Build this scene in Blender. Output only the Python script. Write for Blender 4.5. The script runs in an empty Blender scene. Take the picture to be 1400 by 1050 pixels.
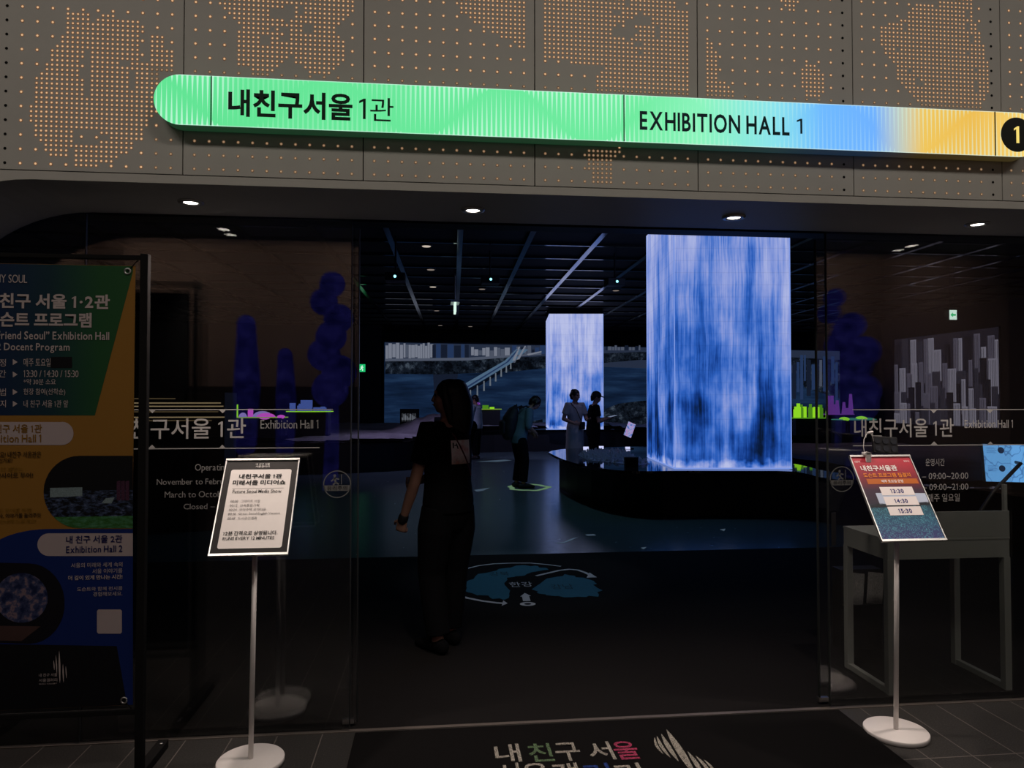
import bpy, bmesh, math, random
from mathutils import Vector, Matrix, noise
from mathutils.bvhtree import BVHTree

random.seed(7)
scene = bpy.context.scene
COL = scene.collection
R = math.radians

# ------------------------------------------------------------------ camera, world, exposure
EYE = Vector((0, 0, 1.5)); FPX = 980.0; YAW = R(6.0); PITCH = R(1.286)
cam = bpy.data.cameras.new('camera'); cam.sensor_width = 36.0; cam.lens = FPX / 1400 * 36.0
cam.clip_start = 0.02; cam.clip_end = 200
camo = bpy.data.objects.new('camera', cam); COL.objects.link(camo)
camo.location = EYE; camo.rotation_euler = (R(90) + PITCH, 0, -YAW)
scene.camera = camo
FW = Vector((math.sin(YAW) * math.cos(PITCH), math.cos(YAW) * math.cos(PITCH), math.sin(PITCH)))
RT = Vector((math.cos(YAW), -math.sin(YAW), 0)); UP = RT.cross(FW)

w = bpy.data.worlds.new('world'); scene.world = w; w.use_nodes = True
w.node_tree.nodes['Background'].inputs[0].default_value = (0.6, 0.65, 0.8, 1)
w.node_tree.nodes['Background'].inputs[1].default_value = 0.0
vs = scene.view_settings
vs.view_transform = 'Standard'; vs.look = 'None'; vs.exposure = 0.0; vs.gamma = 1.0
try: vs.use_curve_mapping = False
except Exception: pass


def ray(x, y): return FW + RT * ((x - 700) / FPX) + UP * ((525 - y) / FPX)
def at(x, y, Y):
    d = ray(x, y); return EYE + d * (Y / d.y)
def atz(x, y, Z):
    d = ray(x, y); return EYE + d * ((Z - EYE.z) / d.z)


# ------------------------------------------------------------------ lamps of the place, some added for brightness
def lamp(name, kind, loc, rot, energy, color, **kw):
    l = bpy.data.lights.new(name, kind); l.energy = energy; l.color = color
    for k, v in kw.items(): setattr(l, k, v)
    o = bpy.data.objects.new(name, l); COL.objects.link(o); o.location = loc; o.rotation_euler = rot
    return o


LOBBY = (1.0, 0.925, 0.82)
for i, x in enumerate((-2.2, 1.0, 4.2)):      # lobby ceiling luminaires in front of the facade
    lamp('lobby_light', 'AREA', (x, 0.5, 4.5), (0, 0, 0), 27, LOBBY, shape='RECTANGLE', size=1.6, size_y=0.5)
for x in (-5.0, -1.0, 3.0, 7.0):                # added unseen lamps that brighten the lobby wall mirrored in the glass
    lamp('added_wall_light', 'AREA', (x, -5.0, 4.5), (R(-40), 0, 0), 24, (1.0, 0.74, 0.6), shape='RECTANGLE', size=1.6, size_y=0.3)
SOFFIT_X = (-1.025, 0.155, 1.336, 2.526)
for x in SOFFIT_X:                              # recessed downlights of the entrance soffit
    lamp('soffit_spot', 'SPOT', (x, 3.105, 2.31), (0, 0, 0), 66, (1.0, 0.83, 0.74), spot_size=R(92), spot_blend=1.0, shadow_soft_size=0.035)
# projector light on the relief models, plus added beams over the floor
lamp('projector_and_added_beam', 'SPOT', (-0.5, 16.0, 3.7), (R(0), R(-10), 0), 120, (0.62, 0.55, 1.0), spot_size=R(120), spot_blend=0.6, shadow_soft_size=0.05)
lamp('projector_and_added_beam', 'SPOT', (2.6, 17.8, 3.7), (R(35), 0, 0), 150, (0.6, 0.58, 1.0), spot_size=R(75), spot_blend=0.6, shadow_soft_size=0.05)
lamp('projector_and_added_beam', 'SPOT', (0.75, 6.1, 3.7), (0, 0, 0), 42, (0.75, 0.85, 1.0), spot_size=R(36), spot_blend=0.5, shadow_soft_size=0.05)  # added spot without a visible source, brightens the floor map sticker
lamp('projector_and_added_beam', 'SPOT', (1.4, 9.8, 3.7), (0, 0, 0), 55, (0.42, 0.85, 0.95), spot_size=R(130), spot_blend=0.8, shadow_soft_size=0.05)  # added teal beam that brightens the hall floor
lamp('projector_and_added_beam', 'SPOT', (3.2, 13.2, 3.7), (0, 0, 0), 30, (0.65, 0.65, 1.0), spot_size=R(60), spot_blend=0.8, shadow_soft_size=0.05)
lamp('projector_and_added_beam', 'SPOT', (8.5, 13.0, 3.7), (0, 0, 0), 70, (0.75, 0.62, 0.9), spot_size=R(120), spot_blend=0.8, shadow_soft_size=0.05)
lamp('projector_and_added_beam', 'SPOT', (-5.5, 14.5, 3.7), (R(8), 0, 0), 70, (0.5, 0.45, 1.0), spot_size=R(110), spot_blend=0.8, shadow_soft_size=0.05)


# ------------------------------------------------------------------ material helpers
def lin(c):
    c = c / 255.0
    return c / 12.92 if c <= 0.04045 else ((c + 0.055) / 1.055) ** 2.4
def S(r, g, b): return (lin(r), lin(g), lin(b), 1.0)


class NT:
    def __init__(self, name):
        self.m = bpy.data.materials.new(name); self.m.use_nodes = True
        self.t = self.m.node_tree; self.t.nodes.clear()
        self.out = self.t.nodes.new('ShaderNodeOutputMaterial')
    def n(self, kind, ins=None, **kw):
        nd = self.t.nodes.new(kind)
        for k, v in kw.items(): setattr(nd, k, v)
        for k, v in (ins or {}).items(): self.set(nd.inputs[k], v)
        return nd
    def set(self, sock, v):
        if isinstance(v, bpy.types.NodeSocket): self.t.links.new(v, sock)
        else: sock.default_value = v
    def m2(self, op, a, b=0.0, c=0.0, clamp=False):
        nd = self.t.nodes.new('ShaderNodeMath'); nd.operation = op; nd.use_clamp = clamp
        self.set(nd.inputs[0], a); self.set(nd.inputs[1], b); self.set(nd.inputs[2], c)
        return nd.outputs[0]
    def ramp(self, fac, stops, interp='LINEAR'):
        nd = self.t.nodes.new('ShaderNodeValToRGB'); cr = nd.color_ramp; cr.interpolation = interp
        while len(cr.elements) < len(stops): cr.elements.new(0.5)
        for e, (p, c) in zip(cr.elements, stops): e.position = p; e.color = c
        self.set(nd.inputs[0], fac); return nd.outputs[0]
    def mix(self, f, a, b, blend='MIX'):
        nd = self.t.nodes.new('ShaderNodeMix'); nd.data_type = 'RGBA'; nd.blend_type = blend
        self.set(nd.inputs[0], f); self.set(nd.inputs[6], a); self.set(nd.inputs[7], b)
        return nd.outputs[2]
    def noise(self, vec, scale, detail=2.0, rough=0.5, dist=0.0):
        return self.n('ShaderNodeTexNoise', {'Vector': vec, 'Scale': scale, 'Detail': detail, 'Roughness': rough, 'Distortion': dist}).outputs[0]
    def obj(self): return self.n('ShaderNodeTexCoord').outputs['Object']
    def sep(self, v):
        s = self.n('ShaderNodeSeparateXYZ', {0: v}); return s.outputs[0], s.outputs[1], s.outputs[2]
    def comb(self, x, y, z): return self.n('ShaderNodeCombineXYZ', {0: x, 1: y, 2: z}).outputs[0]
    def done(self, sh): self.t.links.new(sh, self.out.inputs[0]); return self.m
    def emit(self, col, s=1.0):
        e = self.n('ShaderNodeEmission', {0: col, 1: s}); return self.done(e.outputs[0])
    def pbr(self, col, rough=0.5, metal=0.0, spec=0.5, normal=None, **ins):
        p = self.n('ShaderNodeBsdfPrincipled', {'Base Color': col, 'Roughness': rough, 'Metallic': metal, 'Specular IOR Level': spec})
        if normal is not None: self.set(p.inputs['Normal'], normal)
        for k, v in ins.items(): self.set(p.inputs[k], v)
        return self.done(p.outputs[0])


def mat(name, col, rough=0.5, metal=0.0, spec=0.5, var=0.12, scale=30.0, bump=0.0):
    b = NT(name); o = b.obj()
    nz = b.noise(o, scale, 3.0)
    f = b.m2('MULTIPLY_ADD', nz, 2 * var, 1 - var)
    c = b.mix(1.0, col, b.comb(f, f, f), 'MULTIPLY')
    nm = None
    if bump: nm = b.n('ShaderNodeBump', {'Strength': bump, 'Distance': 0.002, 'Height': nz}).outputs[0]
    return b.pbr(c, rough, metal, spec, nm)


def glow(name, col, s=1.0): return NT(name).emit(col, s)


M = {}
M['panel'] = mat('facade_panel', (0.44, 0.42, 0.385, 1), 0.55, 0, 0.3, 0.06, 9)
M['portal'] = mat('portal_metal', (0.42, 0.42, 0.41, 1), 0.42, 0, 0.35, 0.05, 6)
M['black'] = mat('black_paint', (0.012, 0.012, 0.014, 1), 0.5, 0, 0.3, 0.2, 20)
M['hallblack'] = mat('hall_black_wall', (0.016, 0.016, 0.020, 1), 0.75, 0, 0.15, 0.2, 5)
M['frame'] = mat('black_frame', (0.009, 0.0085, 0.0085, 1), 0.8, 0, 0.08, 0.1, 30)
M['trimdark'] = mat('dark_threshold', (0.10, 0.085, 0.075, 1), 0.55, 0, 0.3, 0.1, 40)
M['white'] = mat('white_enamel', (0.74, 0.70, 0.68, 1), 0.42, 0, 0.4, 0.04, 20)
M['steel'] = mat('brushed_steel', (0.6, 0.58, 0.56, 1), 0.32, 1.0, 0.5, 0.1, 60)
M['alu'] = mat('aluminium_trim', (0.72, 0.69, 0.67, 1), 0.3, 0.85, 0.5, 0.05, 60)
M['vinyl'] = mat('white_vinyl', (0.34, 0.33, 0.32, 1), 0.6, 0, 0.2, 0.04, 40)
M['vinyl_dim'] = mat('grey_vinyl', (0.24, 0.235, 0.23, 1), 0.6, 0, 0.2, 0.04, 40)
M['vinyl_faint'] = mat('frosted_sticker', (0.11, 0.11, 0.108, 1), 0.6, 0, 0.2, 0.04, 40)
M['signink'] = mat('sign_letter_ink', S(8, 45, 30), 0.5, 0, 0.2, 0.05, 20)
M['signink_blue'] = mat('sign_letter_ink_blue', S(8, 52, 62), 0.5, 0, 0.2, 0.05, 20)
M['signblack'] = mat('sign_number_disc', S(24, 26, 18), 0.5, 0, 0.2, 0.05, 20)
M['signbody'] = mat('sign_case', (0.16, 0.17, 0.165, 1), 0.45, 0.3, 0.4, 0.05, 20)
M['desk'] = mat('desk_grey', (0.30, 0.31, 0.29, 1), 0.5, 0, 0.35, 0.05, 12)
M['rail'] = mat('glossy_ceiling_rail', (0.20, 0.20, 0.21, 1), 0.14, 1.0, 0.5, 0.05, 10)
M['slat'] = mat('ceiling_slat', (0.012, 0.012, 0.013, 1), 0.08, 0.0, 0.5, 0.05, 10)
M['gloss'] = mat('glossy_black_glass', (0.006, 0.006, 0.008, 1), 0.03, 0, 1.0, 0.05, 10)
M['skin'] = mat('skin', S(160, 120, 104), 0.5, 0, 0.35, 0.05, 25)
M['hair'] = mat('black_hair', (0.010, 0.008, 0.008, 1), 0.45, 0, 0.35, 0.3, 90)
M['tee'] = mat('black_cotton', (0.004, 0.004, 0.005, 1), 0.9, 0, 0.1, 0.2, 120, 0.2)
M['trouser'] = mat('black_trouser_cloth', (0.003, 0.003, 0.004, 1), 0.9, 0, 0.1, 0.2, 120, 0.2)
M['shoe'] = mat('dark_shoe', (0.02, 0.02, 0.022, 1), 0.6, 0, 0.3, 0.1, 60)
M['denim'] = mat('teal_shirt', (0.10, 0.16, 0.20, 1), 0.85, 0, 0.1, 0.15, 80, 0.2)
M['dress'] = mat('pale_dress_cloth', (0.34, 0.32, 0.33, 1), 0.85, 0, 0.1, 0.08, 60, 0.2)
M['paleshirt'] = mat('pale_blue_shirt', (0.34, 0.42, 0.48, 1), 0.85, 0, 0.1, 0.1, 60)
M['pack'] = mat('backpack_nylon', (0.016, 0.016, 0.020, 1), 0.65, 0, 0.25, 0.2, 100, 0.2)
M['eye'] = mat('eye_dark', (0.02, 0.015, 0.012, 1), 0.2, 0, 0.5, 0.05, 10)
M['lip'] = mat('lip', S(150, 84, 78), 0.5, 0, 0.3, 0.05, 20)
M['paper'] = mat('paper', (0.72, 0.68, 0.65, 1), 0.6, 0, 0.25, 0.04, 30)
M['ink'] = mat('black_ink', (0.015, 0.014, 0.014, 1), 0.6, 0, 0.2, 0.1, 30)
M['greyink'] = mat('grey_ink', (0.16, 0.15, 0.15, 1), 0.6, 0, 0.2, 0.1, 30)


# ------------------------------------------------------------------ mesh builder
class MB:
    def __init__(self): self.v = []; self.f = []; self.mi = []
    def add(self, vs, fs, mi=0):
        b = len(self.v); self.v += [tuple(p) for p in vs]
        for f in fs: self.f.append([b + i for i in f]); self.mi.append(mi)
        return self
    def box(self, x0, x1, y0, y1, z0, z1, mi=0, rot=0.0, about=None):
        vs = [(x, y, z) for x in (x0, x1) for y in (y0, y1) for z in (z0, z1)]
        if rot:
            c = Vector(about or ((x0 + x1) / 2, (y0 + y1) / 2, 0)); m = Matrix.Rotation(rot, 3, 'Z')
            vs = [tuple(m @ (Vector(v) - c) + c) for v in vs]
        return self.add(vs, [(0, 1, 3, 2), (4, 6, 7, 5), (0, 4, 5, 1), (2, 3, 7, 6), (0, 2, 6, 4), (1, 5, 7, 3)], mi)
    def cbox(self, c, s, mi=0):
        return self.box(c[0] - s[0] / 2, c[0] + s[0] / 2, c[1] - s[1] / 2, c[1] + s[1] / 2, c[2] - s[2] / 2, c[2] + s[2] / 2, mi)
    def prism(self, poly, a, b, axis='Z', mi=0, side_mi=None):
        """poly in the plane normal to axis, extruded a..b. axis Y: poly=(x,z); Z: (x,y); X: (y,z)"""
        def p3(p, t): return {'Z': (p[0], p[1], t), 'Y': (p[0], t, p[1]), 'X': (t, p[0], p[1])}[axis]
        n = len(poly); vs = [p3(p, a) for p in poly] + [p3(p, b) for p in poly]
        self.add(vs, [tuple(range(n)), tuple(range(2 * n - 1, n - 1, -1))], mi)
        self.add(vs, [(i, n + i, n + (i + 1) % n, (i + 1) % n) for i in range(n)], mi if side_mi is None else side_mi)
        return self
    def flat(self, poly, t, axis='Y', mi=0):
        def p3(p): return {'Z': (p[0], p[1], t), 'Y': (p[0], t, p[1]), 'X': (t, p[0], p[1])}[axis]
        return self.add([p3(p) for p in poly], [tuple(range(len(poly)))], mi)
    def tube(self, pts, rad, seg=10, ref=None, mi=0, cap='round'):
        pts = [Vector(p) for p in pts]; n = len(pts)
        rad = [(r, r) if not isinstance(r, (tuple, list)) else tuple(r) for r in (rad if isinstance(rad, (list, tuple)) else [rad] * n)]
        ds = []
        for i in range(n):
            d = (pts[min(i + 1, n - 1)] - pts[max(i - 1, 0)])
            ds.append(d.normalized() if d.length > 1e-9 else Vector((0, 0, 1)))
        if ref is None:
            ref = Vector((0, 1, 0)) if abs(ds[0].y) < 0.8 else Vector((1, 0, 0))
        ref = Vector(ref)
        P, Rr, D = list(pts), list(rad), list(ds)
        if cap == 'round':
            for sgn, k in ((-1, 0), (1, n - 1)):
                r = min(rad[k])
                for s, h in ((0.87, 0.5), (0.5, 0.87), (0.12, 0.99)):
                    q = pts[k] + ds[k] * sgn * r * h; rr = (rad[k][0] * s, rad[k][1] * s)
                    if sgn < 0: P.insert(0, q); Rr.insert(0, rr); D.insert(0, ds[k])
                    else: P.append(q); Rr.append(rr); D.append(ds[k])
        vs = []; prev = None
        for p, r, d in zip(P, Rr, D):
            s = d.cross(ref)
            if s.length < 1e-4: s = d.cross(Vector((0.3, 0.5, 0.8)))
            s.normalize(); t = s.cross(d).normalized()
            for k in range(seg):
                a = 2 * math.pi * k / seg
                vs.append(p + s * (r[0] * math.cos(a)) + t * (r[1] * math.sin(a)))
        m = len(P); fs = []
        for i in range(m - 1):
            for k in range(seg):
                fs.append((i * seg + k, i * seg + (k + 1) % seg, (i + 1) * seg + (k + 1) % seg, (i + 1) * seg + k))
        fs.append(tuple(range(seg - 1, -1, -1))); fs.append(tuple((m - 1) * seg + k for k in range(seg)))
        return self.add(vs, fs, mi)
    def ball(self, c, r, seg=14, rings=9, rot=None, mi=0):
        r = (r, r, r) if not isinstance(r, (tuple, list)) else r; c = Vector(c); vs = []; fs = []
        for i in range(1, rings):
            th = math.pi * i / rings
            for k in range(seg):
                a = 2 * math.pi * k / seg
                v = Vector((r[0] * math.sin(th) * math.cos(a), r[1] * math.sin(th) * math.sin(a), r[2] * math.cos(th)))
                if rot is not None: v = rot @ v
                vs.append(c + v)
        top = Vector((0, 0, r[2])); bot = Vector((0, 0, -r[2]))
        if rot is not None: top = rot @ top; bot = rot @ bot
        vs += [c + top, c + bot]; T = len(vs) - 2
        for i in range(rings - 2):
            for k in range(seg):
                fs.append((i * seg + k, (i + 1) * seg + k, (i + 1) * seg + (k + 1) % seg, i * seg + (k + 1) % seg))
        for k in range(seg):
            fs.append((T, k, (k + 1) % seg)); fs.append((T + 1, (rings - 2) * seg + (k + 1) % seg, (rings - 2) * seg + k))
        return self.add(vs, fs, mi)
    def lathe(self, prof, c=(0, 0, 0), seg=40, mi=0):
        vs = []; n = len(prof)
        for r, z in prof:
            for k in range(seg):
                a = 2 * math.pi * k / seg; vs.append((c[0] + r * math.cos(a), c[1] + r * math.sin(a), c[2] + z))
        fs = [(i * seg + k, i * seg + (k + 1) % seg, (i + 1) * seg + (k + 1) % seg, (i + 1) * seg + k) for i in range(n - 1) for k in range(seg)]
        fs.append(tuple(range(seg - 1, -1, -1))); fs.append(tuple((n - 1) * seg + k for k in range(seg)))
        return self.add(vs, fs, mi)
    def mesh(self, name, mats):
        me = bpy.data.meshes.new(name); me.from_pydata(self.v, [], self.f)
        for m in (mats if isinstance(mats, (list, tuple)) else [mats]): me.materials.append(m)
        me.polygons.foreach_set('material_index', self.mi); me.update(); return me
    def build(self, name, mats, parent=None, smooth=False, bevel=0.0, fix=True):
        me = self.mesh(name, mats)
        if fix or bevel:
            bm = bmesh.new(); bm.from_mesh(me)
            if fix: bmesh.ops.recalc_face_normals(bm, faces=bm.faces)
            if bevel:
                es = [e for e in bm.edges if len(e.link_faces) == 2 and e.calc_face_angle(0) > 0.6]
                bmesh.ops.bevel(bm, geom=es, offset=bevel, segments=2, profile=0.6, affect='EDGES', clamp_overlap=True)
            bm.to_mesh(me); bm.free()
        if smooth:
            me.polygons.foreach_set('use_smooth', [True] * len(me.polygons))
        o = bpy.data.objects.new(name, me); COL.objects.link(o)
        if parent is not None: o.parent = parent
        return o


def remeshed(mb, name, mt, parent, voxel, smooth_it=4):
    """one continuous skin grown over overlapping limbs"""
    me = mb.mesh(name, mt); o = bpy.data.objects.new(name, me); COL.objects.link(o)
    rm = o.modifiers.new('r', 'REMESH'); rm.mode = 'VOXEL'; rm.voxel_size = voxel
    if smooth_it:
        sm = o.modifiers.new('s', 'SMOOTH'); sm.factor = 0.5; sm.iterations = smooth_it
    dg = bpy.context.evaluated_depsgraph_get()
    new = bpy.data.meshes.new_from_object(o.evaluated_get(dg)); new.name = name
    o.modifiers.clear(); o.data = new
    if not new.materials: new.materials.append(mt)
    new.polygons.foreach_set('use_smooth', [True] * len(new.polygons))
    if parent is not None: o.parent = parent
    return o


def thing(name, label, cat, loc=(0, 0, 0), rot=(0, 0, 0), group=None):
    o = bpy.data.objects.new(name, None); COL.objects.link(o); o.empty_display_size = 0.1
    o.location = loc; o.rotation_euler = rot; o['label'] = label; o['category'] = cat
    if group: o['group'] = group
    return o
def tag(o, label, cat, group=None, kind=None):
    o['label'] = label; o['category'] = cat
    if group: o['group'] = group
    if kind: o['kind'] = kind
    return o
def struct(o): o['kind'] = 'structure'; return o


# text -> flat mesh; x0..x1 / z0..z1 is the box the glyphs fill, in the parent's frame
_fc = bpy.data.curves.new('type', 'FONT'); _fo = bpy.data.objects.new('type', _fc); COL.objects.link(_fo)
_gl = {}
def glyph(ch, bold):
    """outline of one character (the figure 1 is drawn by hand: flag and stem)"""
    k = (ch, bold)
    if k not in _gl:
        if ch == '1':
            e = bold
            vs_ = [(.155 - e, -e), (.235 + e, -e), (.235 + e, .685 + e), (.180, .685 + e), (.045 - e, .605), (.045 - e, .520), (.155 - e, .585)]
            _gl[k] = ([(x + .02, y) for x, y in vs_], [(0, 1, 2, 3, 6), (3, 4, 5, 6)], .42); return _gl[k]
        _fc.body = ch; _fc.offset = bold; _fc.resolution_u = 3
        dg = bpy.context.evaluated_depsgraph_get(); dg.update()
        me = bpy.data.meshes.new_from_object(_fo.evaluated_get(dg))
        vs_ = [(v.co.x, v.co.y) for v in me.vertices]; fs = [tuple(q.vertices) for q in me.polygons]
        bpy.data.meshes.remove(me)
        if '가' <= ch <= '힣': adv = 0.92
        else:
            a = min(v[0] for v in vs_); sb = 0.036 + max(0, bold); vs_ = [(x - a + sb, y) for x, y in vs_]; adv = max(v[0] for v in vs_) + sb
        _gl[k] = (vs_, fs, adv)
    return _gl[k]
def text(parent, body, mt, x0, x1, z0, z1, y, bold=0.0, plane='XZ', name='lettering', thick=0.0):
    vs_, fs, pen = [], [], 0.0
    for ch in body:
        if ch == ' ': pen += 0.25; continue
        gv, gf, adv = glyph(ch, bold); b0 = len(vs_)
        vs_ += [(x + pen, yy) for x, yy in gv]; fs += [tuple(b0 + i for i in f) for f in gf]; pen += adv
    xs = [v[0] for v in vs_]; ys = [v[1] for v in vs_]
    ax, bx, ay, by = min(xs), max(xs), min(ys), max(ys); out = []
    for vx, vy in vs_:
        u = x0 + (vx - ax) / (bx - ax) * (x1 - x0); q = z0 + (vy - ay) / max(by - ay, 1e-6) * (z1 - z0)
        out.append((u, y, q) if plane == 'XZ' else (u, q, y))
    me = bpy.data.meshes.new(name); me.from_pydata(out, [], fs); me.materials.append(mt); me.update()
    o = bpy.data.objects.new(name, me); COL.objects.link(o); o.parent = parent
    return o


def arc(cx, cz, r, a0, a1, n=12):
    return [(cx + r * math.cos(R(a0 + (a1 - a0) * i / n)), cz + r * math.sin(R(a0 + (a1 - a0) * i / n))) for i in range(n + 1)]
def inside(p, poly):
    x, y = p; c = False; n = len(poly)
    for i in range(n):
        x1, y1 = poly[i]; x2, y2 = poly[i - 1]
        if (y1 > y) != (y2 > y) and x < (x2 - x1) * (y - y1) / (y2 - y1) + x1: c = not c
    return c


# ================================================================== THE SETTING
GY = 3.34          # glass line
WY = 2.85          # facade face
SZ = 2.33          # soffit
CZ = 4.15           # hall ceiling

# lobby stone floor
JX, JYO = -2.25 + 0.197 * 30, -2.835 + 0.6 * 10
b = NT('dark_granite'); o = b.obj()
x, y, z = b.sep(o)
fx = b.m2('FRACT', b.m2('MULTIPLY', b.m2('ADD', x, JX), 1 / 0.197))
fy = b.m2('FRACT', b.m2('MULTIPLY', b.m2('ADD', y, JYO), 1 / 0.60))
jx = b.m2('LESS_THAN', fx, 0.022); jy = b.m2('LESS_THAN', fy, 0.009)
j = b.m2('MAXIMUM', jx, jy)
nz = b.noise(o, 160, 3); n2 = b.noise(o, 5, 2)
base = b.ramp(nz, [(0.3, (0.016, 0.015, 0.014, 1)), (0.55, (0.030, 0.028, 0.026, 1)), (0.75, (0.060, 0.055, 0.05, 1))])
base = b.mix(b.m2('MULTIPLY', n2, 0.35), base, (0.016, 0.015, 0.014, 1))
colr = b.mix(j, base, (0.12, 0.105, 0.095, 1))
M['granite'] = b.pbr(colr, 0.55, 0, 0.3)
struct(MB().box(-6, 9, -7, GY, -0.12, 0).build('floor', M['granite']))

# black carpet between glass and hall floor, hall floor
M['carpet'] = mat('black_carpet', (0.011, 0.010, 0.010, 1), 0.95, 0, 0.05, 0.5, 260, 0.4)
struct(MB().box(-12, 19, GY, 6.97, -0.12, 0.0).build('floor_carpet', M['carpet']))
b = NT('hall_floor_vinyl'); o = b.obj()
n1 = b.noise(o, 0.9, 4); n2 = b.noise(o, 14, 3)
c = b.mix(n1, (0.045, 0.072, 0.088, 1), (0.085, 0.118, 0.130, 1))
rg = b.m2('MULTIPLY_ADD', n2, 0.14, 0.17)
M['hallfloor'] = b.pbr(c, rg, 0, 0.5)
struct(MB().box(-12, 19, 6.97, 29, -0.12, 0.0).build('floor_hall', M['hallfloor']))

# portal: rounded opening through the facade
opn = [(3.9, 0)] + arc(3.25, SZ - 0.65, 0.65, 0, 90, 16) + arc(-1.51, SZ - 0.65, 0.65, 90, 180, 16) + [(-2.16, 0)]
struct(MB().prism([(-6, 0), (-6, 2.362), (9, 2.362), (9, 0)] + opn, WY, GY - 0.01, 'Y', 0, 1).build('wall_portal', [M['panel'], M['portal']]))
struct(MB().box(-6, 9, WY + 0.02, GY - 0.005, 2.364, 4.6).build('wall_header', M['black']))
struct(MB().box(-12, -2.2, GY + 0.01, GY + 0.2, 0, CZ).box(4.0, 19, GY + 0.01, GY + 0.2, 0, CZ).build('wall_front', M['hallblack']))
struct(MB().box(-12.2, -12, GY, 29, 0, CZ).build('wall_left', M['hallblack']))
struct(MB().prism([(14.95, 3.5), (14.95, 17.0), (14.75, 21.9), (16.5, 28.2), (19, 28.2), (19, 3.5)], 0, CZ, 'Z').build('wall_right', M['hallblack']))
struct(MB().box(-12, 19, 28.3, 28.6, 0, CZ).build('wall_back', M['hallblack']))
struct(MB().box(-12, -1.95, 25.6, 25.9, 0, CZ).build('wall_partition', M['hallblack']))
ceil = struct(MB().box(-12, 19, GY, 29, CZ, CZ + 0.15).build('ceiling', M['hallblack']))
drift = 0.0235
for k in range(-9, 13):
    xa = 0.345 + 1.128 * k
    p0, p1 = xa - drift * 6.6, xa + drift * 17.5
    w_ = 0.045
    MB().prism([(p0 - w_, 3.9), (p0 + w_, 3.9), (p1 + w_, 28), (p1 - w_, 28)], CZ - 0.045, CZ - 0.005, 'Z').build('rail', M['rail'], ceil)
for k in range(22):
    yy = 5.2 + 1.12 * k
    MB().box(-12, 14.6, yy - 0.028, yy + 0.028, CZ - 0.04, CZ - 0.003).build('slat', M['slat'], ceil)

# lobby shell behind the camera (it is what the glass mirrors)
M['lobbywall'] = mat('lobby_wall', (0.36, 0.29, 0.25, 1), 0.7, 0, 0.2, 0.06, 2)
struct(MB().box(-8, 11, -7.2, -7, 0, 4.6).build('wall_lobby', M['lobbywall']))
struct(MB().box(-8, 11, -7.0, -6.93, 0, 1.75).build('trim_4', mat('added_dark_band', (0.05, 0.045, 0.045, 1), .6)))  # unseen band, added to darken the lower reflection in the glass
struct(MB().box(-6.2, -6, -7, WY, 0, 4.6).box(9, 9.2, -7, WY, 0, 4.6).build('wall_side', M['lobbywall']))
lc = struct(MB().box(-8, 11, -7, WY + 0.1, 4.6, 4.75).build('ceiling_lobby', mat('lobby_ceiling', (0.30, 0.26, 0.24, 1), 0.8, 0, 0.1, 0.05, 3)))

# ------------------------------------------------------------------ perforated facade panels
wf = bpy.data.objects.new('wall_facade', None); COL.objects.link(wf); wf['kind'] = 'structure'
PX0, PW, PITCHM = -0.972, 0.682, 0.0541
ROWZ = at(743.75, 101.4, WY).z      # one sparse row of holes
M['dot'] = glow('hole_glow', (1.0, 0.62, 0.34, 1), 0.72)
M['dotring'] = glow('hole_rim_glow', (0.26, 0.115, 0.05, 1), 0.7)
M['dot2'] = glow('hole_glow_dim', (0.75, 0.50, 0.30, 1), 0.5)
M['dotring2'] = glow('hole_rim_glow_dim', (0.22, 0.11, 0.05, 1), 0.6)
M['hole'] = mat('dark_hole', (0.006, 0.006, 0.006, 1), 0.8, 0, 0.1)


def pxpoly(pts, s, ox, oy=0.0): return [tuple((lambda p: (p.x, p.z))(at(ox + a / s, oy + c / s, WY))) for a, c in pts]
def rc(a, c, d, e): return [(a, c), (d, c), (d, e), (a, e)]


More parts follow.
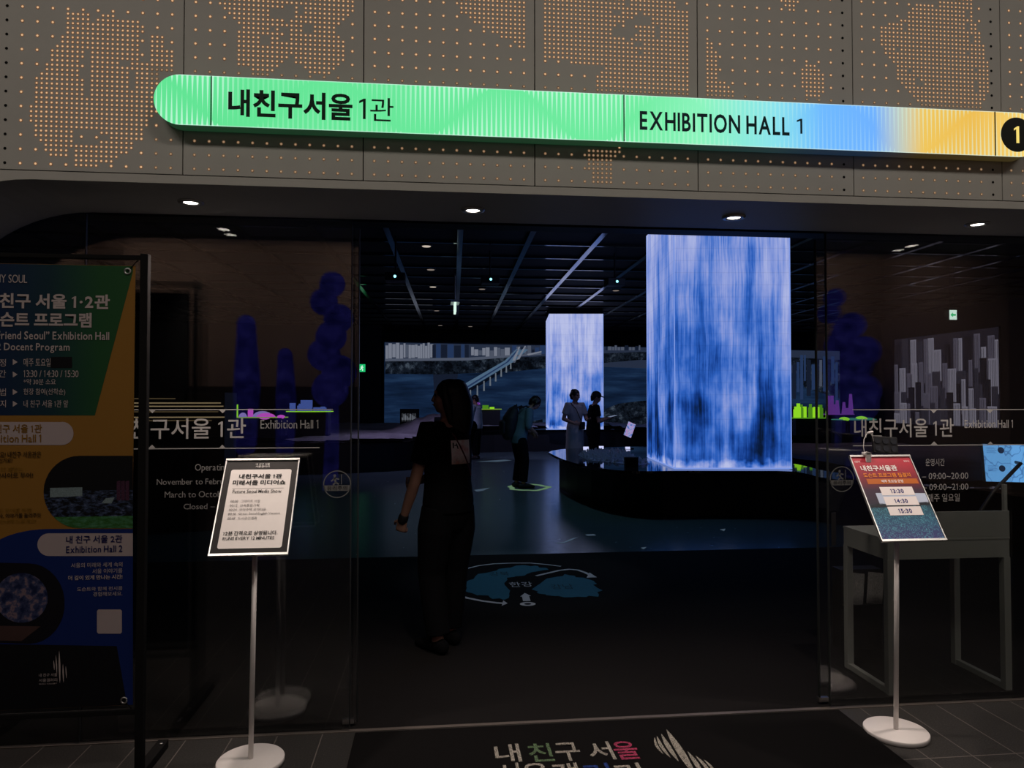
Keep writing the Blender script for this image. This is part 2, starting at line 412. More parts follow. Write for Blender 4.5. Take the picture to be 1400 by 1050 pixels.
DENSE = [
    pxpoly([(405, 60), (545, 70), (560, 130), (615, 75), (665, 85), (690, 108), (750, 110), (860, 140), (885, 195), (985, 200), (1000, 285), (1045, 285), (1045, 430), (950, 440), (915, 560), (918, 695), (885, 750), (825, 835), (770, 915), (705, 940), (675, 970), (585, 995), (450, 990), (430, 875), (400, 955), (330, 950), (268, 895), (212, 810), (212, 725), (182, 725), (182, 620), (212, 600), (212, 455), (245, 425), (282, 370), (312, 285), (340, 262), (375, 205), (402, 190)], 4.375, 0),
    pxpoly([(305, -150), (1280, -150), (1275, 80), (1205, 145), (1145, 170), (1140, 240), (1170, 255), (1205, 315), (1205, 435), (1135, 490), (1100, 520), (945, 515), (910, 480), (845, 445), (845, 395), (795, 410), (765, 440), (735, 470), (660, 530), (540, 525), (540, 460), (438, 455), (438, 205), (470, 195), (440, 160), (375, 90), (335, 55), (305, 20)], 5.185, 240),
    pxpoly([(225, -150), (1190, -150), (1190, 645), (1090, 645), (1060, 590), (840, 510), (715, 445), (590, 370), (475, 305), (400, 235), (290, 175), (280, 60), (225, 45)], 10, 600),
    pxpoly([(115, -150), (1235, -150), (1235, 725), (520, 725), (520, 590), (560, 585), (590, 510), (625, 500), (560, 490), (330, 490), (330, 445), (115, 445)], 5.6, 720),
    pxpoly([(425, 110), (920, 118), (870, 180), (865, 245), (800, 255), (800, 375), (750, 620), (530, 620), (470, 560), (470, 440), (425, 420)], 10, 760, 190),
    pxpoly([(75, 235), (100, 235), (105, 345), (140, 350), (175, 425), (205, 455), (205, 665), (245, 675), (285, 715), (315, 760), (315, 830), (75, 830)], 6.087, 950),
    pxpoly([(905, 525), (1005, 525), (1075, 610), (1075, 775), (1040, 805), (940, 805), (905, 765), (870, 725), (870, 595)], 6.087, 950),
    pxpoly([(690, -150), (880, -150), (870, 15), (835, 85), (770, 85), (735, 40), (690, 20)], 6.087, 950),
    pxpoly([(430, 85), (465, 50), (525, 25), (615, 25), (640, 68), (690, 60), (650, -150), (965, -150), (972, 185), (1005, 195), (1005, 265), (1035, 295), (1045, 365), (1075, 375), (1080, 500), (1108, 505), (1108, 735), (1085, 795), (1050, 865), (1000, 895), (540, 880), (500, 840), (465, 795), (435, 755), (398, 725), (365, 655), (335, 655), (330, 540), (300, 515), (268, 475), (232, 405), (195, 365), (195, 245), (235, 215), (290, 180), (360, 180), (365, 150), (425, 150)], 6.087, 1170),
]
HOLES = [
    pxpoly(rc(512, 290, 545, 360), 4.375, 0), pxpoly(rc(480, 360, 550, 460), 4.375, 0), pxpoly(rc(505, 460, 545, 575), 4.375, 0), pxpoly(rc(715, 352, 785, 388), 4.375, 0), pxpoly(rc(775, 430, 812, 530), 4.375, 0),
    pxpoly(rc(440, 770, 600, 860), 4.375, 0), pxpoly(rc(600, 800, 660, 835), 4.375, 0), pxpoly(rc(830, 190, 905, 360), 4.375, 0), pxpoly(rc(545, 75, 610, 100), 4.375, 0),
    pxpoly(rc(670, 50, 840, 125), 5.185, 240), pxpoly(rc(735, 120, 815, 160), 5.185, 240), pxpoly(rc(605, 240, 675, 310), 5.185, 240), pxpoly(rc(740, 190, 810, 285), 5.185, 240), pxpoly(rc(905, 165, 980, 225), 5.185, 240), pxpoly(rc(668, 175, 705, 220), 5.185, 240), pxpoly(rc(875, 30, 910, 100), 5.185, 240),
    pxpoly([(712, 172), (850, 150), (850, 255), (790, 290), (760, 315), (712, 300), (680, 270), (650, 285), (645, 245), (690, 210)], 5.6, 720), pxpoly(rc(812, 80, 890, 200), 5.6, 720), pxpoly(rc(875, 115, 950, 185), 5.6, 720), pxpoly(rc(650, 70, 755, 108), 5.6, 720), pxpoly(rc(1140, -80, 1240, 75), 5.6, 720), pxpoly(rc(750, -20, 790, 50), 5.6, 720), pxpoly(rc(980, 190, 1010, 300), 5.6, 720), pxpoly(rc(780, 335, 890, 345), 5.6, 720), pxpoly(rc(850, 385, 885, 410), 5.6, 720),
    pxpoly(rc(322, 395, 368, 455), 6.087, 1170), pxpoly(rc(385, 180, 428, 255), 6.087, 1170), pxpoly(rc(905, 100, 948, 250), 6.087, 1170), pxpoly(rc(810, 130, 850, 170), 6.087, 1170), pxpoly(rc(940, 290, 980, 360), 6.087, 1170), pxpoly(rc(820, 340, 860, 375), 6.087, 1170), pxpoly(rc(910, 430, 950, 450), 6.087, 1170), pxpoly(rc(975, 580, 1020, 600), 6.087, 1170), pxpoly(rc(985, 680, 1020, 770), 6.087, 1170), pxpoly(rc(615, -60, 685, 55), 6.087, 1170), pxpoly(rc(500, 660, 560, 720), 6.087, 1170), pxpoly(rc(420, 575, 465, 605), 6.087, 1170),
]
SIGN_TOP = at(700, 122, 2.78).z; SIGN_BOT = at(700, 189, 2.78).z


def dots(pts, y):
    """glowing holes: (x, z, kind) -> core disc inside a warmer rim"""
    mb = MB()
    for (x, z, kd) in pts:
        dim = kd == 1; r0, r1 = (0.0036, 0.0062)
        if kd == 2:
            mb.add([(x + 0.006 * math.cos(a), y, z + 0.006 * math.sin(a)) for a in [R(60 * i) for i in range(6)]], [tuple(range(6))], 4); continue
        if kd == 3: r0, r1 = 0.0042, 0.0068
        n = 8
        ins = [(x + r0 * math.cos(2 * math.pi * i / n), y, z + r0 * math.sin(2 * math.pi * i / n)) for i in range(n)]
        ous = [(x + r1 * math.cos(2 * math.pi * i / n), y, z + r1 * math.sin(2 * math.pi * i / n)) for i in range(n)]
        mb.add(ins, [tuple(range(n))], 2 if dim else 0)
        mb.add(ins + ous, [(i, (i + 1) % n, n + (i + 1) % n, n + i) for i in range(n)], 3 if dim else 1)
    return mb


for p in range(-2, 8):
    xa = PX0 + PW * p; xb = xa + PW
    pan = MB().box(xa + 0.0022, xb - 0.0022, WY, WY + 0.018, 2.366, 4.55).build('panel', M['panel'], wf)
    pts = []
    for ci in range(0, 34):
        for ri in range(-28, 60):
            xx = xa + 0.043 + ci * PITCHM / 3; zz = ROWZ + ri * PITCHM / 3
            if zz < 2.385 or zz > 3.45: continue
            sparse = ci % 3 == 0 and ri % 3 == 0
            dense = any(inside((xx, zz), q) for q in DENSE) and not any(inside((xx, zz), q) for q in HOLES)
            if not (sparse or dense): continue
            if SIGN_BOT + 0.005 < zz < SIGN_TOP - 0.005 and xx > -1.05: continue
            kd = 0 if dense else 3
            if (0 < zz - SIGN_TOP < 0.05 or zz < SIGN_BOT) and xx > -1.1: kd = 1
            if sparse and not dense and ((p in (3, 4) and ci == 33) or (p in (2, 5, 6) and False)): kd = 2
            if sparse and p == -1 and ci == 0: kd = 2
            pts.append((xx, zz, kd))
    if pts:
        d = dots(pts, WY - 0.0008).build('perforation', [M['dot'], M['dotring'], M['dot2'], M['dotring2'], M['hole']], pan, fix=False)
        d['kind'] = 'stuff'

# ------------------------------------------------------------------ illuminated sign
SY = 2.785
sl = at(210, 137, SY); sr = at(1421, 186, SY)
zt = (at(288, 103.4, SY).z + at(1360, 152.7, SY).z) / 2; zb = (at(288, 171.9, SY).z + at(1360, 213.5, SY).z) / 2
sh = zt - zb; sr_ = sh / 2; szc = (zt + zb) / 2
sign = thing('lightbox_sign', 'long rounded illuminated green blue and yellow exhibition hall sign above the entrance', 'sign', (sl.x, WY, szc))
SLEN = sr.x - sl.x
outline = arc(sr_, 0, sr_, 90, 270, 20) + arc(SLEN - sr_, 0, sr_, -90, 90, 20)


def sx(px): return (at(px, 160, SY).x - sl.x)


b = NT('sign_face_light'); o = b.obj(); x, y, z = b.sep(o)
f = b.m2('DIVIDE', x, SLEN)
q = lambda px: sx(px) / SLEN
grad = b.ramp(f, [(0, S(98, 228, 148)), (q(870), S(112, 236, 160)), (q(960), S(140, 245, 190)), (q(1060), S(140, 228, 238)), (q(1125), S(112, 186, 255)), (q(1195), S(112, 178, 255)), (q(1232), S(196, 205, 190)), (q(1262), S(240, 198, 92)), (q(1330), S(238, 190, 84)), (1.0, S(252, 216, 120))])
v = b.m2('ADD', b.m2('DIVIDE', z, sh), 0.5)
cell = b.m2('FRACT', b.m2('MULTIPLY', x, 54.0))
tri = b.m2('ABSOLUTE', b.m2('SUBTRACT', cell, 0.5))
env = b.m2('MULTIPLY_ADD', b.m2('SINE', b.m2('MULTIPLY_ADD', x, 9.2, -1.2)), 0.62, 0.55)
env2 = b.m2('SUBTRACT', 1.12, env)
top = b.m2('DIVIDE', b.m2('SUBTRACT', v, b.m2('SUBTRACT', 1.0, env)), b.m2('MAXIMUM', env, 0.05), clamp=True)
bot = b.m2('DIVIDE', b.m2('SUBTRACT', env2, v), b.m2('MAXIMUM', env2, 0.05), clamp=True)
w1 = b.m2('MULTIPLY', b.m2('MAXIMUM', top, bot), 0.27)
mask = b.m2('DIVIDE', b.m2('SUBTRACT', w1, tri), 0.08, clamp=True)
amp = b.ramp(f, [(0, (.62,) * 3 + (1,)), (q(296), (.62,) * 3 + (1,)), (q(330), (.14,) * 3 + (1,)), (q(540), (.2,) * 3 + (1,)), (q(580), (.6,) * 3 + (1,)), (q(850), (.6,) * 3 + (1,)), (q(880), (.22,) * 3 + (1,)), (q(1100), (.2,) * 3 + (1,)), (q(1150), (.12,) * 3 + (1,)), (q(1260), (.34,) * 3 + (1,)), (1, (.4,) * 3 + (1,))])
colr = b.mix(b.m2('MULTIPLY', mask, amp), grad, S(214, 255, 236))
edge = b.m2('MULTIPLY', b.m2('SUBTRACT', b.m2('ABSOLUTE', b.m2('SUBTRACT', v, 0.5)), 0.478), 60.0, clamp=True)
colr = b.mix(b.m2('MULTIPLY', edge, 0.55), colr, S(225, 255, 245))
M['signface'] = b.emit(colr, 1.0)
b = NT('sign_acrylic_side'); o = b.obj(); x, y, z = b.sep(o); f = b.m2('DIVIDE', x, SLEN)
grad = b.ramp(f, [(0, S(98, 228, 148)), (q(870), S(112, 236, 160)), (q(1060), S(140, 228, 238)), (q(1125), S(112, 186, 255)), (q(1195), S(112, 178, 255)), (q(1262), S(240, 198, 92)), (1.0, S(252, 216, 120))])
e_ = b.n('ShaderNodeEmission', {0: grad, 1: 0.04}).outputs[0]; d_ = b.n('ShaderNodeBsdfDiffuse', {0: (0.2, 0.2, 0.2, 1)}).outputs[0]
M['signside'] = b.done(b.n('ShaderNodeAddShader', {0: e_, 1: d_}).outputs[0])
MB().prism(outline, SY + 0.004 - WY, -0.004, 'Y').build('case', M['signside'], sign)
MB().flat(outline, SY - WY, 'Y').build('lit_face', M['signface'], sign, fix=False)
M['signedge'] = glow('sign_edge_light', S(188, 255, 220), 1.0)
fy_ = SY - WY - 0.002
for px in (288.5, 853, 1360):
    xx = sx(px); MB().box(xx - 0.0022, xx + 0.0022, fy_, fy_ + 0.003, -sr_ * 0.985, sr_ * 0.985).build('divider', M['signink'], sign)


def stext(body, m, x0, x1, y0, y1, bold):
    xm = (x0 + x1) / 2
    return text(sign, body, m, sx(x0), sx(x1), at(xm, y1, SY).z - szc, at(xm, y0, SY).z - szc, fy_, bold)


stext('내친구서울', M['signink'], 312, 482, 125, 162.5, 0.028)
stext('1', M['signink'], 491, 500, 135, 163, 0.0); stext('관', M['signink'], 506, 538, 134, 166, 0.0)
stext('EXHIBITION HALL', M['signink_blue'], 874.5, 1079, 156, 182, 0.022)
stext('1', M['signink_blue'], 1089, 1096.5, 162.5, 183, -0.006)
cc = at(1389.5, 184.5, SY); cr = 22.5 * SY / 980 / math.cos(R(32)) * 0.98
MB().flat([(cc.x - sl.x + cr * math.cos(R(a)), cc.z - szc + cr * math.sin(R(a))) for a in range(0, 360, 9)], fy_ - 0.001, 'Y').build('number_disc', M['signblack'], sign, fix=False)
M['numglow'] = glow('number_light', S(250, 222, 120), 1.0)
text(sign, '1', M['numglow'], cc.x - sl.x - 0.014, cc.x - sl.x + 0.010, cc.z - szc - 0.036, cc.z - szc + 0.036, fy_ - 0.002, 0.03)

# ------------------------------------------------------------------ soffit downlights
M['bulb'] = glow('downlight_lens', (1.0, 0.93, 0.82, 1), 9.0)
dl_lab = ['round recessed downlight in the soffit above the tall fabric banner', 'round recessed downlight in the soffit above the strolling woman in black', 'round recessed downlight in the soffit in front of the large waterfall screen', 'round recessed downlight in the soffit above the grey desk']
for x, lb in zip(SOFFIT_X, dl_lab):
    t = thing('soffit_downlight', lb, 'downlight', (x, 3.105, SZ), group='downlights of the entrance soffit')
    MB().lathe([(0.030, -0.001), (0.052, -0.001), (0.050, -0.007), (0.034, -0.009), (0.030, -0.004)]).build('ring', M['alu'], t, True)
    MB().lathe([(0.0295, -0.002), (0.028, -0.0045), (0.015, -0.006)]).build('lens', M['bulb'], t, True)

# ------------------------------------------------------------------ glazing
b = NT('clear_glass')
ior = b.m2('MULTIPLY_ADD', b.n('ShaderNodeNewGeometry').outputs['Backfacing'], 1 / 1.5 - 1.5, 1.5)
fr = b.n('ShaderNodeFresnel', {'IOR': ior}).outputs[0]
tr = b.n('ShaderNodeBsdfTransparent', {0: (0.94, 0.945, 0.94, 1)}).outputs[0]
gl = b.n('ShaderNodeBsdfGlossy', {0: (1, 1, 1, 1), 'Roughness': 0.0}).outputs[0]
mx = b.n('ShaderNodeMixShader', {0: fr, 1: tr, 2: gl}).outputs[0]
M['glass'] = b.done(mx)
M['glassedge'] = mat('glass_edge', (0.02, 0.022, 0.022, 1), 0.35, 0, 0.4)
HZ = (at(1000, 318, GY + 0.09).z + at(640, 314, GY + 0.09).z) / 2
struct(MB().box(-2.1, 3.85, GY + 0.09, GY + 0.2, HZ + 0.016, SZ + 0.05).build('trim_2', M['black']))
GX = [at(118, 320, GY).x, at(480, 600, GY).x, at(1131, 600, GY).x]


def pane(name, x0, x1, y0, y1):
    g = struct(MB().box(x0, x1, y0, y1, 0.012, SZ - 0.004).build(name, M['glass'])); return g


w1_ = pane('window_1', -2.16, GX[0] - 0.0015, GY - 0.006, GY + 0.006)
w2_ = pane('window_2', GX[0] + 0.0015, GX[1], GY - 0.006, GY + 0.006)
w3_ = pane('window_3', GX[2], 3.9, GY - 0.006, GY + 0.006)
for wn, xs in ((w1_, (GX[0],)), (w2_, (GX[1],)), (w3_, (GX[2],))):
    for xx in xs:
        MB().box(xx - 0.0022, xx + 0.0022, GY - 0.0065, GY + 0.0065, 0.012, SZ - 0.004).build('edge_strip', M['glassedge'], wn)
# sliding leaves parked behind the fixed panes
d1 = struct(MB().box(GX[1] - 1.02, GX[1] + 0.028, GY + 0.05, GY + 0.062, 0.02, SZ - 0.03).build('door_1', M['glass']))
d2 = struct(MB().box(GX[2] - 0.024, GX[2] + 1.02, GY + 0.05, GY + 0.062, 0.02, SZ - 0.03).build('door_2', M['glass']))
MB().box(GX[1] + 0.024, GX[1] + 0.030, GY + 0.049, GY + 0.063, 0.02, SZ - 0.03).build('edge_strip', M['glassedge'], d1)
MB().box(GX[2] - 0.026, GX[2] - 0.020, GY + 0.049, GY + 0.063, 0.02, SZ - 0.03).build('edge_strip', M['glassedge'], d2)
for dd, xx in ((d1, GX[1] - 0.01), (d2, GX[2] + 0.0)):
    MB().box(xx - 0.028, xx + 0.022, GY + 0.046, GY + 0.066, 0.012, 0.034).build('floor_guide', M['steel'], dd)
MB().box(GX[2] + 0.012, GX[2] + 0.034, GY - 0.012, GY - 0.0065, 0.79, 0.95).build('lock_plate', M['black'], w3_)
struct(MB().box(-2.1, 3.85, GY - 0.012, GY + 0.012, 0.0, 0.004).build('trim_1', M['trimdark']))

DY = GY - 0.0075


def gx(px, py=600): return at(px, py, DY).x
def gz(py, px): return at(px, py, DY).z
def gtext(par, body, x0, x1, y0, y1, bold=0.0, m='vinyl'):
    xm = (x0 + x1) / 2
    return text(par, body, M[m], gx(x0), gx(x1), gz(y1, xm), gz(y0, xm), DY, bold)
def gline(par, x0, x1, y, th=1.2, m='vinyl'):
    xm = (x0 + x1) / 2
    MB().flat([(gx(x0), gz(y + th / 2, xm)), (gx(x1), gz(y + th / 2, xm)), (gx(x1), gz(y - th / 2, xm)), (gx(x0), gz(y - th / 2, xm))], DY, 'Y').build('decal_line', M[m], par, fix=False)
def gtri(par, px, py, up):
    xa, xb, za = gx(px - 4.5), gx(px + 4.5), gz(py, px); zb_ = gz(py - 4.5 if up else py + 4.5, px)
    MB().flat([(xa, za), (xb, za), ((xa + xb) / 2, zb_)], DY, 'Y').build('decal_arrow', M['vinyl'], par, fix=False)


gtext(w2_, '내친구서울 1관', 150, 336, 572, 600, 0.008); gtext(w2_, 'Exhibition Hall 1', 356, 435, 574, 586, 0.0, 'vinyl_dim')
gline(w2_, 150, 455, 560); gline(w2_, 150, 437, 613)
for px in (208, 304): gtri(w2_, px, 560.5, False); gtri(w2_, px, 612.5, True)
gtext(w2_, 'Operating Hours', 267, 342, 634, 646, 0, 'vinyl_dim'); gtext(w2_, 'November to February – 09:00~20:00', 215, 391, 654, 664.5, 0, 'vinyl_dim')
gtext(w2_, 'March to October – 09:00~21:00', 226, 384, 671, 679.5, 0, 'vinyl_dim'); gtext(w2_, 'Closed – Every Sunday', 252, 363, 688, 698, 0, 'vinyl_dim')
gtext(w3_, '내친구서울 1관', 1168, 1304, 572, 598, 0.008); gtext(w3_, 'Exhibition Hall 1', 1319, 1385, 574, 585, 0.006, 'vinyl')
gline(w3_, 1166, 1440, 560); gline(w3_, 1166, 1440, 608.5)
for px in (1277, 1354): gtri(w3_, px, 560.5, False); gtri(w3_, px, 608, True)
gtext(w3_, '운영시간', 1265, 1291, 627, 637, 0, 'vinyl'); gtext(w3_, '11월~2월 – 09:00~20:00', 1216, 1323, 645, 656, 0, 'vinyl')
gtext(w3_, '3월~10월 – 09:00~21:00', 1216, 1323, 660, 671, 0, 'vinyl'); gtext(w3_, '휴관 – 매주 일요일', 1240, 1311, 675, 686, 0, 'vinyl')


def caution(px, py, lab):
    c0 = at(px, py, DY); r = 18.0 * DY / 980 * 1.02
    t = thing('caution_sticker', lab, 'sticker', (c0.x, DY, c0.z), group='round glass caution stickers')
    mb = MB(); n = 36
    for ra, rb in ((r, r * 0.93),):
        vs = [(ra * math.cos(2 * math.pi * i / n), 0, ra * math.sin(2 * math.pi * i / n)) for i in range(n)] + [(rb * math.cos(2 * math.pi * i / n), 0, rb * math.sin(2 * math.pi * i / n)) for i in range(n)]
        mb.add(vs, [(i, (i + 1) % n, n + (i + 1) % n, n + i) for i in range(n)])
    mb.build('ring', M['vinyl_faint'], t, fix=False)
    MB().flat(arc(0, 0, r * 0.98, 184, 214, 6)[:0] + [(-r * 0.99, -r * 0.08), (r * 0.99, -r * 0.08), (r * 0.86, -r * 0.48), (-r * 0.86, -r * 0.48)], 0, 'Y').build('band', M['vinyl_faint'], t, fix=False)
    text(t, '유리주의', M['ink'], -r * 0.72, r * 0.72, -r * 0.44, -r * 0.12, -0.0006, 0.01)
    fg = MB()                                      # walking figure bumping a pane
    fg.flat([(-r * .18 + r * .10 * math.cos(R(a)), r * .62 + r * .10 * math.sin(R(a))) for a in range(0, 360, 30)], 0, 'Y')
    for a, c_, d in (((-.22, .5), (-.1, .12), .07), ((-.1, .12), (-.3, -.04), .06), ((-.1, .12), (.12, .0), .06), ((-.2, .44), (.14, .36), .05), ((-.2, .4), (-.44, .22), .05), ((.3, .72), (.3, -.02), .025)):
        u = Vector((c_[0] - a[0], c_[1] - a[1])).normalized(); nn = Vector((-u.y, u.x)) * d
        fg.flat([((a[0] + nn.x) * r, (a[1] + nn.y) * r), ((a[0] - nn.x) * r, (a[1] - nn.y) * r), ((c_[0] - nn.x) * r, (c_[1] - nn.y) * r), ((c_[0] + nn.x) * r, (c_[1] + nn.y) * r)], 0, 'Y')
    fg.build('figure_mark', M['vinyl_faint'], t, fix=False)


caution(461, 662, 'round grey caution sticker on the glass beside the black bordered poster stand')
caution(1151, 655, 'round grey caution sticker on the glass beside the red poster stand')

# ------------------------------------------------------------------ entrance mat
MY1, MX0, MX1 = 3.305, -0.36, 1.93
matm = MB().box(MX0, MX1, 2.0, MY1, 0.0005, 0.010).build('entrance_mat', mat('mat_pile', (0.006, 0.0055, 0.0055, 1), 0.95, 0, 0.05, 0.5, 400, 0.5), bevel=0.003)
tag(matm, 'wide black entrance mat with coloured lettering on the stone floor', 'mat')


def speck(name, col):
    b = NT(name); o = b.obj(); n = b.noise(o, 420, 1, 0.4)
    k = b.ramp(n, [(0.42, (0.12, 0.12, 0.12, 1)), (0.55, (1, 1, 1, 1))])
    return b.pbr(b.mix(1.0, col, k, 'MULTIPLY'), 0.95, 0, 0.05)


M['mw'] = speck('mat_white_pile', (0.40, 0.37, 0.32, 1)); M['mg'] = speck('mat_green_pile', (0.13, 0.20, 0.11, 1)); M['mr'] = speck('mat_pink_pile', (0.42, 0.06, 0.13, 1)); M['mb'] = speck('mat_blue_pile', (0.03, 0.06, 0.24, 1))
for ch, a, c_, mm, dy in (('내', 676, 711, 'mw', 3), ('친', 722, 755, 'mg', 2), ('구', 759, 793, 'mw', 1), ('서', 804, 838, 'mw', 0), ('울', 840, 873, 'mr', -1)):
    p0 = atz(a, 1027, 0.011); p1 = atz(c_, 1027, 0.011)
    text(matm, ch, M[mm], p0.x, p1.x, atz(a, 1040 + dy, 0.011).y, atz(a, 1015 + dy, 0.011).y, 0.0108, 0.012, 'XY')
for ch, a, c_, mm in (('서', 680, 712, 'mw'), ('울', 716, 752, 'mw'), ('갤', 757, 796, 'mw'), ('러', 802, 838, 'mb'), ('리', 845, 882, 'mw')):
    p0 = atz(a, 1060, 0.011); p1 = atz(c_, 1060, 0.011)
    text(matm, ch, M[mm], p0.x, p1.x, atz(a, 1074, 0.011).y, atz(a, 1044, 0.011).y, 0.0108, 0.012, 'XY')


def leaf(par, pa, pb, wd, m, zz, name='logo_stripe', bow=0.0):
    a = Vector(pa); c_ = Vector(pb); d = c_ - a; n = Vector((-d.y, d.x)).normalized(); L, Rr = [], []
    for i in range(11):
        t = i / 10; k = math.sin(math.pi * t) ** 0.8; p = a + d * t + n * (bow * math.sin(math.pi * t))
        L.append(tuple(p + n * wd * k)); Rr.append(tuple(p - n * wd * k))
    return L[:-1] + Rr[::-1][:-1]


for (xa, ya, xb, yb, wd, bow) in ((895, 1008, 907, 1031, .006, -.010), (898, 1006, 917, 1036, .008, -.008), (904, 1003, 928, 1041, .011, -.004), (911, 997, 952, 1062, .017, 0), (940, 1027, 962, 1062, .010, .004), (951, 1033, 974, 1062, .008, .006), (962, 1038, 980, 1062, .006, .008)):
    pa = atz(xa, ya, 0.011); pb = atz(xb, yb, 0.011)
    MB().flat(leaf(matm, (pa.x, pa.y), (pb.x, pb.y), wd, None, 0, bow=bow), 0.0108, 'Z').build('logo_stripe', M['mw'], matm, fix=False)

# ------------------------------------------------------------------ banner on its black frame
BY = 3.02
fx0, fx1 = -1.95, at(195, 700, BY).x
fzt = at(100, 351, BY).z; fzb = at(100, 976, BY).z
fr_ = thing('banner_frame', 'tall black square tube frame standing before the glass with a fabric banner in it', 'banner stand', ((fx0 + fx1) / 2, BY, 0))
h = 0.0155; cx = (fx0 + fx1) / 2
for xx in (fx0, fx1): MB().box(xx - h - cx, xx + h - cx, -h, h, 0.03, fzt + h).build('upright', M['frame'], fr_, bevel=0.003)
MB().box(fx0 - cx, fx1 - cx, -h * .7, h * .7, fzt - h * .5, fzt + h * .6).build('top_bar', M['frame'], fr_, bevel=0.002)
MB().box(fx0 - cx, fx1 - cx, -h * .7, h * .7, fzb - h * .6, fzb + h * .6).build('bottom_bar', M['frame'], fr_, bevel=0.002)
for xx in (fx0, fx1):
    MB().box(xx - 0.022 - cx, xx + 0.022 - cx, -0.25, 0.25, 0.0, 0.035).build('foot', M['frame'], fr_, bevel=0.004)
    MB().ball((xx - cx + 0.006, 0.205, 0.038), (0.008, 0.008, 0.004)).build('bolt', M['steel'], fr_, True)

bx1 = at(182, 660, BY).x; bx0 = fx0 + 0.05; bzt = at(100, 362, BY).z; bzb = at(100, 967, BY).z
ban = thing('fabric_banner', 'green yellow and blue printed docent programme banner tied inside the black frame', 'banner', ((bx0 + bx1) / 2, BY, bzb))
bcx = (bx0 + bx1) / 2


def bp(px, py): p = at(px, py, BY); return (p.x - bcx, p.z - bzb)
def bclip(pts): return [(max(bx0 - bcx + 0.001, x), min(max(z, 0.001), bzt - bzb - 0.001)) for x, z in pts]
def bflat(pts, lay, m, name='print_area', px=True):
    q_ = [bp(*p) for p in pts] if px else pts
    return MB().flat(bclip(q_), -0.0012 - lay * 0.0006, 'Y').build(name, m, ban, fix=False)


b = NT('banner_green'); o = b.obj(); x, y, z = b.sep(o)
colr = b.ramp(b.m2('MULTIPLY_ADD', x, 1.9, 0.35), [(0, S(18, 36, 70)), (0.4, S(20, 48, 58)), (0.75, S(32, 76, 42)), (1, S(36, 80, 42))])
M['bgreen'] = b.pbr(colr, 0.7, 0, 0.2)
M['byellow'] = mat('banner_yellow', S(142, 100, 40), 0.7, 0, 0.2, 0.03, 8)
M['bback'] = mat('banner_back', (0.02, 0.02, 0.02, 1), 0.8, 0, 0.1)
M['bblue'] = mat('banner_blue', S(14, 36, 98), 0.7, 0, 0.2, 0.05, 8)
M['bblack'] = mat('banner_black', S(12, 11, 16), 0.7, 0, 0.2, 0.1, 8)
M['bwhite'] = mat('banner_white', S(172, 156, 156), 0.7, 0, 0.2, 0.03, 8)
M['btext'] = mat('banner_white_ink', S(180, 166, 164), 0.7, 0, 0.2, 0.03, 8)
M['bolive'] = mat('banner_olive_ink', S(130, 92, 20), 0.7, 0, 0.2, 0.03, 8)
M['bnavy'] = mat('banner_navy_ink', S(14, 24, 80), 0.7, 0, 0.2, 0.03, 8)
M['bbrown'] = mat('banner_brown_ink', S(60, 40, 14), 0.7, 0, 0.2, 0.03, 8)
MB().box(bx0 - bcx, bx1 - bcx, -0.0008, 0.0008, 0, bzt - bzb).build('cloth', M['bback'], ban)
MB().flat([(bx0 - bcx, 0), (bx1 - bcx, 0), (bx1 - bcx, bzt - bzb), (bx0 - bcx, bzt - bzb)], -0.0011, 'Y').build('yellow_print', M['byellow'], ban, fix=False)
bflat([(-200, 350), (182, 350), (182, 372), (130, 568), (-200, 568)], 1, M['bgreen'])
# photo inset of the model hall
b = NT('inset_city_photo'); o = b.obj(); x, y, z = b.sep(o)
n = b.noise(b.comb(b.m2('MULTIPLY', x, 1.0), y, b.m2('MULTIPLY', z, 2.2)), 38, 5, 0.7)
c1 = b.ramp(n, [(0.45, S(8, 8, 14)), (0.6, S(60, 74, 104)), (0.72, S(120, 120, 150))])
ins_z = bp(0, 672)[1]; ins_z2 = bp(0, 708)[1]
up_ = b.m2('GREATER_THAN', z, ins_z)
c2 = b.mix(up_, c1, S(10, 9, 12))
lowm = b.m2('LESS_THAN', z, ins_z2)
c3 = b.mix(b.m2('MULTIPLY', lowm, n), c2, S(70, 140, 60))
M['inset1'] = b.pbr(c3, 0.6, 0, 0.25)
bl = [bp(182, 722)] + [bp(60 + 49.5 - 49.5 * math.cos(R(t - 90)) if False else 109.5 - 49.5 * math.sin(R(t)), 672.5 + 49.5 * math.cos(R(t))) for t in range(0, 181, 10)] + [bp(182, 623)]
bflat(bl, 2, M['inset1'], 'photo_print', px=False)
M['inset_glow'] = mat('inset_pale', S(120, 136, 140), 0.6, 0, 0.2, 0.5, 200)
bflat([(69, 667), (113, 666), (113, 678), (69, 680)], 3, M['inset_glow'], 'photo_print')
bflat([(145, 681), (157, 680), (153, 688), (139, 688)], 3, M['inset_glow'], 'photo_print')
M['inset_dark'] = mat('inset_tower', S(70, 40, 60), 0.6, 0, 0.2, 0.9, 260)
for xx in (160, 166, 172): bflat([(xx, 658), (xx + 5, 657), (xx + 5, 684), (xx, 684)], 3, M['inset_dark'], 'photo_print')
